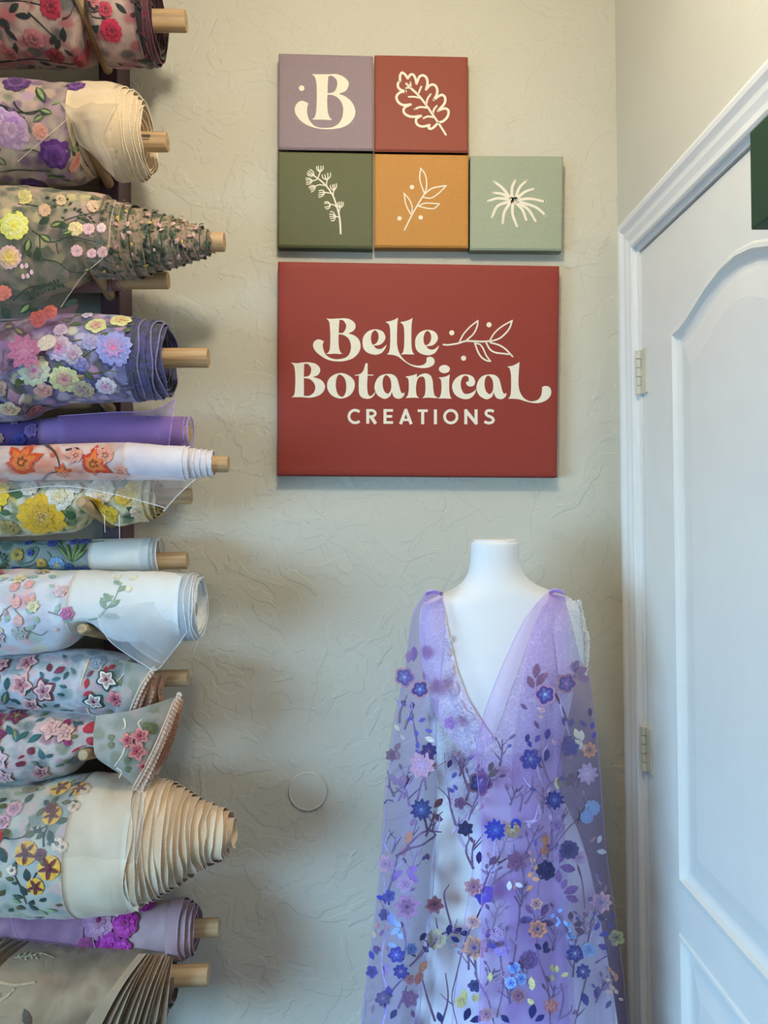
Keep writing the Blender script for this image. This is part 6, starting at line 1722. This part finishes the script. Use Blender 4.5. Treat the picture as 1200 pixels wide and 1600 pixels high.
NAVY, ROYAL, INDIGO, MAUVE, ROSE, PEACH, LBLUE, OLV, LILAC, PLUM, CRM = (34, 36, 104), (52, 56, 178), (78, 66, 152), (140, 110, 160), (196, 140, 158), (214, 150, 124), (134, 164, 226), (176, 168, 120), (176, 150, 206), (92, 62, 110), (216, 210, 206)
FL = [  # x, y, radius, petals, colour, centre, profile, edge
    (632, 1058, 15, 5, INDIGO, (150, 170, 220), 'heart', (196, 140, 160)), (656, 1077, 14, 5, (70, 60, 130), LBLUE, 'heart', (190, 140, 160)), (852, 1085, 16, 5, INDIGO, (150, 170, 220), 'heart', (190, 140, 176)), (885, 1068, 15, 5, INDIGO, LILAC, 'heart', (176, 130, 160)),
    (829, 1186, 15, 6, (58, 52, 130), (120, 120, 170), 'round', None), (921, 1172, 11, 8, PEACH, PLUM, 'oval', None), (891, 1168, 12, 6, INDIGO, INDIGO, 'round', None), (670, 1174, 12, 7, (78, 70, 164), MAUVE, 'round', None), (659, 1196, 20, 8, (196, 150, 176), LILAC, 'star', None),
    (658, 1265, 17, 10, NAVY, (90, 110, 170), 'star', None), (750, 1224, 17, 5, (44, 44, 100), (90, 100, 170), 'heart', (122, 84, 100)), (727, 1295, 12, 6, (40, 40, 84), NAVY, 'star', None), (774, 1297, 17, 11, ROYAL, (80, 110, 190), 'star', None), (602, 1350, 14, 8, (206, 160, 190), MAUVE, 'star', None),
    (636, 1417, 20, 7, (160, 120, 166), PLUM, 'star', None), (679, 1414, 14, 7, (176, 124, 150), PLUM, 'star', None), (740, 1386, 15, 7, (176, 124, 140), PLUM, 'star', None), (756, 1397, 16, 5, ROYAL, (90, 110, 200), 'star', None), (739, 1441, 11, 6, (226, 184, 186), (140, 110, 150), 'oval', None),
    (741, 1481, 19, 9, (222, 170, 150), (90, 84, 160), 'star', None), (682, 1467, 15, 5, (176, 164, 140), (120, 100, 120), 'heart', None), (619, 1492, 12, 6, (50, 54, 164), (130, 150, 220), 'round', None), (626, 1518, 11, 8, (50, 52, 140), MAUVE, 'round', None), (643, 1483, 10, 6, (110, 130, 190), (60, 70, 140), 'star', None),
    (601, 1430, 9, 6, (60, 60, 140), NAVY, 'round', None), (581, 1518, 9, 5, (52, 56, 160), NAVY, 'round', None), (633, 1382, 12, 6, (176, 140, 186), MAUVE, 'round', None), (719, 1255, 9, 5, (112, 76, 120), PLUM, 'round', None), (866, 1250, 15, 10, NAVY, (80, 90, 150), 'star', None),
    (918, 1209, 16, 9, (178, 150, 206), (206, 190, 226), 'star', None), (890, 1328, 14, 5, (66, 60, 136), NAVY, 'heart', None), (853, 1360, 14, 4, (36, 38, 100), NAVY, 'heart', None), (940, 1410, 17, 8, (216, 166, 188), (100, 110, 180), 'star', None), (840, 1452, 15, 7, (196, 134, 112), (60, 60, 120), 'star', None),
    (899, 1490, 13, 7, (44, 48, 160), (180, 190, 230), 'round', None), (911, 1518, 11, 8, (46, 48, 150), (170, 180, 220), 'round', None), (920, 1484, 11, 6, LBLUE, (90, 110, 200), 'heart', None), (862, 1572, 12, 6, (200, 132, 140), (190, 120, 130), 'star', None), (803, 1512, 9, 5, (120, 160, 226), ROYAL, 'heart', None),
    (814, 1530, 9, 5, (130, 166, 230), ROYAL, 'heart', None), (798, 1536, 9, 5, (130, 166, 230), ROYAL, 'heart', None), (963, 1465, 12, 5, (206, 204, 150), (90, 80, 110), 'oval', None), (926, 1262, 11, 5, LBLUE, (140, 170, 230), 'heart', None), (917, 1276, 10, 5, (120, 150, 220), LBLUE, 'heart', None),
    (807, 1346, 16, 6, (120, 84, 124), PLUM, 'star', None), (776, 1460, 11, 6, LILAC, LILAC, 'round', None), (784, 1480, 13, 5, (150, 130, 214), LILAC, 'heart', None), (826, 1500, 14, 5, (100, 76, 130), PLUM, 'heart', None), (810, 1556, 12, 6, (160, 116, 140), PLUM, 'star', None), (760, 1585, 12, 6, (176, 130, 150), PLUM, 'star', None),
    (905, 1340, 12, 7, LILAC, MAUVE, 'star', None), (838, 1412, 10, 6, (196, 150, 150), PLUM, 'star', None), (800, 1296, 12, 5, (150, 120, 106), OLV, 'heart', None), (806, 1288, 8, 5, ROYAL, NAVY, 'heart', None), (703, 1130, 10, 5, LILAC, LILAC, 'round', None), (598, 1560, 11, 6, (60, 60, 130), MAUVE, 'round', None), (640, 1560, 14, 6, (150, 120, 170), MAUVE, 'star', None),
    (742, 1540, 10, 6, (60, 66, 120), NAVY, 'round', None), (870, 1290, 11, 6, (120, 90, 140), PLUM, 'star', None), (640, 1530, 9, 5, ROSE, MAUVE, 'star', None), (612, 1180, 10, 6, (130, 96, 120), PLUM, 'star', None), (608, 1400, 9, 5, (66, 70, 170), NAVY, 'round', None), (720, 1565, 9, 5, (196, 186, 140), OLV, 'heart', None)]
for x, y, r, n_, c, cc, pr, ed in FL:
    wk = {'star': 0.84, 'heart': 0.8, 'round': 0.7, 'oval': 0.7}[pr] * (0.9 if ed else 1.0)
    flower(ond(x, y), dress, r * (1.08 if ed else 1.12), n_, c, cc, pr if not ed else 'round', 2.1 * math.sin(math.pi / n_) * wk, rnd(0, 6), 0.2 if n_ < 8 else 0.26, 1.6, ed)
flw = [(f[0], f[1]) for f in FL]

STEM = ((118, 92, 136), (130, 104, 150), (104, 80, 122), (176, 160, 220))
ST = [((598, 1600), (606, 1560), (596, 1500), (606, 1440), (600, 1370)), ((600, 1575), (615, 1545), (640, 1520)), ((604, 1400), (616, 1362), (622, 1338), (640, 1318), (652, 1282)), ((618, 1338), (640, 1326), (660, 1320), (682, 1304)), ((640, 1318), (662, 1300), (690, 1300)), ((606, 1330), (602, 1318), (608, 1300)), ((612, 1334), (616, 1322), (618, 1310)),
      ((640, 1510), (660, 1490), (682, 1467)), ((682, 1465), (700, 1456), (726, 1458)), ((622, 1252), (634, 1230), (640, 1212)), ((640, 1260), (634, 1234), (628, 1220)), ((652, 1250), (660, 1220), (676, 1200)), ((616, 1245), (610, 1232), (604, 1228)), ((616, 1252), (606, 1250), (600, 1256)), ((624, 1130), (626, 1110), (634, 1095)), ((632, 1140), (640, 1120), (648, 1100)), ((652, 1160), (648, 1140), (644, 1118)),
      ((706, 1302), (722, 1284), (730, 1272)), ((736, 1236), (728, 1222), (716, 1190), (706, 1180)), ((748, 1240), (738, 1262), (732, 1282)), ((712, 1290), (704, 1260), (700, 1230)), ((774, 1312), (770, 1350), (760, 1384)), ((772, 1310), (778, 1340), (770, 1370)), ((740, 1358), (728, 1330), (734, 1310)), ((738, 1356), (738, 1330), (742, 1312)), ((756, 1410), (742, 1440), (728, 1466), (714, 1520), (706, 1560), (714, 1600)),
      ((742, 1498), (746, 1530), (762, 1560), (772, 1600)), ((800, 1360), (786, 1368), (766, 1384)), ((784, 1470), (782, 1500), (786, 1540), (776, 1590)), ((800, 1330), (815, 1350), (822, 1406)), ((804, 1400), (812, 1420), (806, 1470)), ((806, 1476), (800, 1520), (796, 1570)), ((866, 1268), (864, 1300), (856, 1336), (842, 1380), (838, 1430)), ((860, 1330), (876, 1308), (896, 1286), (912, 1276)), ((862, 1322), (876, 1290), (884, 1262)),
      ((838, 1466), (842, 1500), (856, 1540), (860, 1600)), ((816, 1284), (840, 1282), (848, 1262)), ((812, 1268), (818, 1240), (824, 1226)), ((820, 1256), (830, 1240), (834, 1232)), ((846, 1200), (838, 1186), (836, 1170)), ((866, 1236), (852, 1206), (846, 1180)), ((890, 1330), (902, 1350), (910, 1380), (914, 1420)), ((918, 1480), (924, 1440), (936, 1420)), ((918, 1476), (934, 1442), (948, 1436)), ((918, 1520), (908, 1560), (898, 1600)), ((870, 1426), (884, 1450), (894, 1470)),
      ((936, 1388), (944, 1375), (934, 1358)), ((930, 1505), (944, 1496), (956, 1490)), ((930, 1560), (940, 1545), (952, 1530)), ((888, 1060), (876, 1100), (884, 1130), (890, 1150)), ((866, 1080), (880, 1110), (888, 1128)), ((862, 1100), (858, 1124), (854, 1150)), ((838, 1190), (842, 1210), (850, 1230)), ((874, 1590), (880, 1560), (876, 1536)), ((870, 1594), (890, 1582), (894, 1570)), ((668, 1300), (664, 1280), (660, 1270)), ((622, 1576), (630, 1556), (636, 1540)), ((690, 1600), (700, 1560), (696, 1520)), ((680, 1596), (668, 1560), (660, 1530)), ((706, 1450), (694, 1400), (702, 1382)), ((628, 1440), (634, 1470), (630, 1500))]
for pts in ST:
    c = random.choice(STEM)
    stem(absd, dress, pts, rnd(3.0, 4.6), c)
# twig forks growing from the stems
nst = 0
for pts in ST:
    for _ in range(2):
        if nst >= 95: break
        i = random.randrange(len(pts) - 1)
        t = random.random()
        x = pts[i][0] + (pts[i + 1][0] - pts[i][0]) * t; y = pts[i][1] + (pts[i + 1][1] - pts[i][1]) * t
        a = -math.pi / 2 + rnd(-1.1, 1.1); L = rnd(14, 30)
        ex, ey = x + L * math.cos(a), y + L * math.sin(a)
        if not (600 - max(0, (y - 1300)) * 0.1 < ex < 940): continue
        stem(absd, dress, ((x, y), ((x + ex) / 2 + rnd(-3, 3), (y + ey) / 2), (ex, ey)), rnd(2.0, 3.2), random.choice(STEM)); nst += 1
# coral-like twig sprays filling the ground between the flowers
nsp = 0
tries = 0
spots = []
spray = []
while nsp < 34 and tries < 3000:
    tries += 1
    y = 1190 + 400 * random.random(); x = rnd(590, 965)
    ri = float(np.interp(y, [1190, 1300, 1352, 1430, 1600], [706, 726, 748, 737, 716])); hi = float(np.interp(y, [1190, 1330, 1450, 1600], [922, 930, 945, 960]))
    lo = float(np.interp(y, [1190, 1400, 1600], [622, 606, 584])); li = float(np.interp(y, [1190, 1400, 1600], [672, 662, 640]))
    if not (lo < x < li or ri < x < hi): continue
    if any((x - a) ** 2 + (y - b_) ** 2 < 900 for a, b_ in spots): continue
    spots.append((x, y)); nsp += 1
    c = U((112, 88, 130), (124, 98, 146), (104, 82, 124), (140, 116, 160))
    a0 = -math.pi / 2 + rnd(-0.5, 0.5)
    L = rnd(30, 52)
    mid = (x + 0.5 * L * math.cos(a0) + rnd(-3, 3), y + 0.5 * L * math.sin(a0))
    stem(absd, dress, ((x, y), mid, (x + L * math.cos(a0), y + L * math.sin(a0))), rnd(3.0, 4.2), c)
    for k in range(4):
        t = 0.25 + 0.18 * k
        bx, by = x + t * L * math.cos(a0), y + t * L * math.sin(a0)
        a = a0 + (0.75 if k % 2 else -0.75) + rnd(-0.2, 0.2)
        l2 = rnd(10, 17)
        ex, ey = bx + l2 * math.cos(a), by + l2 * math.sin(a)
        stem(absd, dress, ((bx, by), (bx + 0.5 * l2 * math.cos(a) + 1, by + 0.5 * l2 * math.sin(a)), (ex, ey - 3)), rnd(2.0, 3.0), c, 'twig')
        if k < 3:
            spray.append((ex, ey - 3, a + rnd(-0.3, 0.3)))
# leaves: traced sprays first
LV = [(700, 1200, 14, -1.2, INDIGO), (706, 1216, 12, -0.9, INDIGO), (700, 1232, 12, 0.5, INDIGO), (708, 1226, 11, 0.9, INDIGO), (764, 1206, 17, -1.2, (92, 72, 84)), (757, 1212, 15, -2.6, (96, 76, 86)), (762, 1214, 20, -0.6, (96, 76, 90)), (748, 1350, 20, -1.5, (52, 40, 110)), (764, 1352, 18, -0.9, PLUM), (678, 1262, 20, -0.8, (120, 80, 110)), (676, 1272, 18, 0.6, (120, 80, 110)), (650, 1278, 16, 2.2, (140, 110, 150)),
      (634, 1364, 22, -0.5, (150, 110, 190)), (630, 1360, 18, 2.6, (150, 110, 190)), (622, 1362, 20, 2.2, (146, 106, 186)), (636, 1366, 22, 0.6, (146, 106, 186)), (700, 1462, 18, -1.4, NAVY), (708, 1458, 16, -0.5, NAVY), (704, 1464, 16, 0.5, NAVY), (718, 1458, 16, 0.05, NAVY), (656, 1470, 16, -0.9, NAVY), (660, 1478, 14, 0.8, INDIGO), (758, 1464, 18, -0.7, INDIGO), (760, 1476, 18, 0.2, INDIGO),
      (726, 1595, 22, -1.2, NAVY), (734, 1596, 22, -0.3, NAVY), (690, 1598, 18, -1.9, NAVY), (610, 1592, 18, -1.0, NAVY), (606, 1560, 20, -1.5, (60, 56, 150)), (584, 1500, 16, -2.0, ROYAL), (590, 1492, 16, -1.9, INDIGO), (598, 1400, 18, 0.9, NAVY), (588, 1400, 14, 0.4, ROYAL), (626, 1232, 24, -1.3, MAUVE), (620, 1222, 18, -2.4, MAUVE), (632, 1218, 20, 2.8, MAUVE), (638, 1036, 20, -1.5, (150, 110, 170)), (646, 1034, 24, -1.52, (140, 100, 166)),
      (836, 1060, 24, -1.4, (140, 100, 140)), (838, 1072, 24, -1.0, (132, 92, 130)), (834, 1076, 22, -2.0, (140, 100, 140)), (842, 1062, 18, -0.6, (146, 106, 150)), (898, 1052, 22, -0.4, (150, 110, 160)), (900, 1058, 22, 0.2, (150, 110, 160)), (896, 1048, 18, -1.1, (146, 108, 160)), (838, 1106, 16, 0.4, (190, 160, 180)), (838, 1118, 13, 0.3, (170, 140, 160)),
      (898, 1138, 18, 1.2, CRM), (908, 1140, 18, 1.5, CRM), (898, 1156, 16, 0.6, CRM), (902, 1166, 14, 0.3, (206, 200, 220)), (922, 1120, 14, -1.6, NAVY), (916, 1136, 14, -2.3, INDIGO), (924, 1140, 12, -1.3, ROYAL), (926, 1154, 12, -1.2, ROYAL), (882, 1134, 14, -1.6, INDIGO), (890, 1136, 14, -1.2, INDIGO), (894, 1150, 14, 2.6, INDIGO), (822, 1160, 14, -1.3, (60, 54, 130)), (830, 1168, 12, -2.0, (60, 54, 130)), (836, 1160, 14, -1.0, (84, 64, 140)), (854, 1156, 18, -1.4, INDIGO), (852, 1190, 20, -1.4, (70, 62, 140)),
      (886, 1230, 24, -1.2, (110, 90, 116)), (880, 1234, 20, -2.0, (130, 110, 126)), (872, 1234, 20, -1.6, OLV), (828, 1340, 15, 0.8, (200, 146, 118)), (830, 1352, 14, 0.5, (200, 148, 122)), (834, 1362, 14, 2.4, (198, 142, 116)), (830, 1372, 14, 0.2, (200, 146, 118)), (834, 1384, 14, 2.6, (190, 136, 112)), (850, 1300, 22, 1.4, (186, 130, 104)), (852, 1320, 20, 1.7, (190, 124, 90)), (872, 1350, 24, -1.2, (96, 60, 116)), (874, 1354, 26, 0.2, (92, 58, 112)), (872, 1358, 22, 1.5, (100, 64, 120)),
      (880, 1396, 26, -0.4, (110, 80, 136)), (884, 1400, 22, 0.4, (110, 80, 136)), (878, 1390, 18, -1.2, (116, 84, 140)), (846, 1432, 22, -1.1, (96, 66, 124)), (846, 1440, 20, 0.2, (90, 62, 116)), (832, 1436, 22, 3.0, (80, 60, 120)), (832, 1428, 18, -2.2, (110, 76, 130)), (850, 1486, 16, -1.3, NAVY), (848, 1488, 14, -0.4, NAVY), (846, 1484, 14, -2.4, NAVY), (892, 1440, 16, -1.6, PLUM), (896, 1446, 16, -0.3, PLUM), (898, 1450, 18, 0.5, PLUM),
      (936, 1462, 16, -0.3, ROYAL), (934, 1476, 18, 0.4, (40, 44, 150)), (930, 1454, 14, -1.1, ROYAL), (932, 1430, 16, 0.5, NAVY), (946, 1442, 16, 0.5, INDIGO), (956, 1424, 14, 1.4, INDIGO), (830, 1592, 24, -1.4, NAVY), (836, 1596, 18, -0.6, NAVY), (796, 1598, 18, -2.4, NAVY), (918, 1572, 22, -1.9, (52, 50, 150)), (930, 1560, 20, -1.3, INDIGO), (724, 1545, 18, 1.4, (206, 200, 130)), (740, 1552, 14, 1.5, OLV), (748, 1552, 14, 1.6, OLV), (764, 1535, 16, -1.4, (200, 196, 140)), (830, 1526, 22, 1.5, (206, 200, 150)), (824, 1560, 16, 0.8, (214, 206, 150)),
      (862, 1506, 14, 1.4, OLV), (870, 1508, 12, 1.5, OLV), (876, 1526, 14, -0.4, OLV), (862, 1522, 12, 1.3, OLV), (796, 1376, 16, 1.6, (206, 206, 232)), (804, 1380, 14, 0.4, (206, 206, 232)), (934, 1318, 14, -1.2, (206, 206, 226)), (932, 1330, 16, 0.1, (206, 206, 226)), (948, 1510, 11, 0.9, PEACH), (956, 1516, 10, 1.2, PEACH), (944, 1530, 11, 0.2, (222, 190, 180)), (952, 1540, 11, 0.6, (222, 180, 160)), (962, 1520, 14, 1.5, PEACH), (960, 1545, 10, 1.0, (226, 196, 186)), (946, 1548, 12, 0.3, (226, 190, 180)), (966, 1560, 9, 0.3, (226, 196, 186)),
      (626, 1148, 11, 0.9, CRM), (624, 1142, 12, -2.2, (214, 206, 196)), (632, 1132, 12, -1.2, OLV), (642, 1108, 12, -1.3, INDIGO), (634, 1104, 12, -2.2, INDIGO), (646, 1120, 12, 2.6, (90, 86, 176)), (654, 1128, 12, -0.5, (90, 86, 176)), (650, 1140, 12, 1.5, (90, 86, 176)), (664, 1140, 12, 0.3, (90, 86, 176)), (652, 1158, 12, 1.5, (90, 86, 176)), (664, 1152, 16, 0.4, CRM), (650, 1170, 12, 1.2, (90, 86, 176)), (626, 1160, 16, 2.2, (130, 96, 126)), (620, 1172, 16, 1.4, (140, 106, 136)),
      (610, 1425, 22, 1.4, (150, 180, 236)), (616, 1438, 16, 0.8, (150, 180, 236)), (610, 1460, 18, -0.6, (150, 180, 236)), (620, 1455, 16, 0.9, (156, 184, 236)), (606, 1475, 14, 0.2, (150, 180, 236)), (588, 1440, 12, 1.3, PEACH), (590, 1450, 12, 0.9, (222, 186, 170)), (583, 1454, 12, 1.4, (222, 180, 160)), (600, 1445, 12, 1.0, PEACH), (588, 1478, 12, 0.8, (196, 130, 110)), (655, 1520, 22, -1.0, PEACH), (650, 1540, 24, -1.2, (196, 130, 120)), (602, 1525, 22, -1.4, LILAC), (634, 1320, 24, -1.2, (190, 130, 120)), (630, 1340, 20, -1.5, (196, 140, 120))]
nlv = 0
for x, y, L, a, c in LV:
    leaf(ond(x, y), dress, L, L * 0.5 + 1, a, c, h1=0.9); nlv += 1
MUTE = ((124, 98, 146), (112, 84, 130), (140, 112, 160), (150, 124, 170), (96, 72, 118), (86, 78, 150), (176, 150, 196), (160, 120, 140))
for x, y, a in spray:
    leaf(ond(x, y), dress, rnd(8, 13), rnd(4.5, 6.5), a, U(*MUTE), h1=0.9); nlv += 1
# light blue spray
for k in range(14):
    leaf(ond(866 + k * 2.2 + rnd(-5, 5), 1424 + k * 3.6 + rnd(-4, 4)), dress, rnd(7, 11), 6, rnd(-1.5, 2.5), (126, 160, 224), prof='oval'); nlv += 1
flx = flw + [(l[0], l[1]) for l in LV]
def inpanel(x, y):
    lo = float(np.interp(y, [1080, 1220, 1400, 1600], [628, 612, 598, 572])); hi = float(np.interp(y, [1080, 1200, 1330, 1450, 1600], [918, 930, 940, 956, 972]))
    li = float(np.interp(y, [1080, 1220, 1400, 1600], [676, 678, 670, 648])); ri = float(np.interp(y, [1080, 1200, 1300, 1352, 1430, 1600], [840, 702, 722, 744, 733, 712]))
    return (lo < x < li) or (ri < x < hi)
tries = 0
while nlv < 296 and tries < 4000:
    tries += 1
    y = 1100 + 500 * random.random() ** 0.8
    x = rnd(575, 975)
    if not inpanel(x, y): continue
    if any((x - a) ** 2 + (y - b_) ** 2 < 130 for a, b_ in flx): continue
    flx.append((x, y)); nlv += 1
    leaf(ond(x, y), dress, rnd(9, 17), rnd(5, 8), rnd(-2.6, -0.4), U(*MUTE), h1=0.9)
# the embroidery goes on below, towards the hem
low = []
tries = 0
while len(low) < 34 and tries < 2000:
    tries += 1
    y = rnd(1615, 1900); x = rnd(560, 985)
    li = float(np.interp(y, [1600, 1985], [640, 620])); ri = float(np.interp(y, [1600, 1985], [716, 694])); lo = float(np.interp(y, [1600, 1985], [584, 545])); hi = float(np.interp(y, [1600, 1985], [960, 985]))
    if not (lo < x < li or ri < x < hi) or any((x - a) ** 2 + (y - b_) ** 2 < 1300 for a, b_ in low): continue
    low.append((x, y))
    c, cc, pr, n_ = U((NAVY, LBLUE, 'star', 10), (ROYAL, LILAC, 'round', 6), (MAUVE, PLUM, 'star', 7), ((196, 140, 150), PLUM, 'star', 8), (INDIGO, LILAC, 'round', 6), (OLV, PLUM, 'heart', 5))
    flower(ond(x, y), dress, rnd(10, 18), n_, c, cc, pr, 2.1 * math.sin(math.pi / n_) * 0.78, rnd(0, 6), 0.22, 1.6)
    a0 = math.pi / 2 + rnd(-0.5, 0.5); L = rnd(30, 55)
    if y + L < 1960:
        stem(absd, dress, ((x, y + 8), (x + 0.5 * L * math.cos(a0) + 3, y + 8 + 0.5 * L), (x + L * math.cos(a0), y + 8 + L)), rnd(3.0, 4.4), random.choice(STEM))
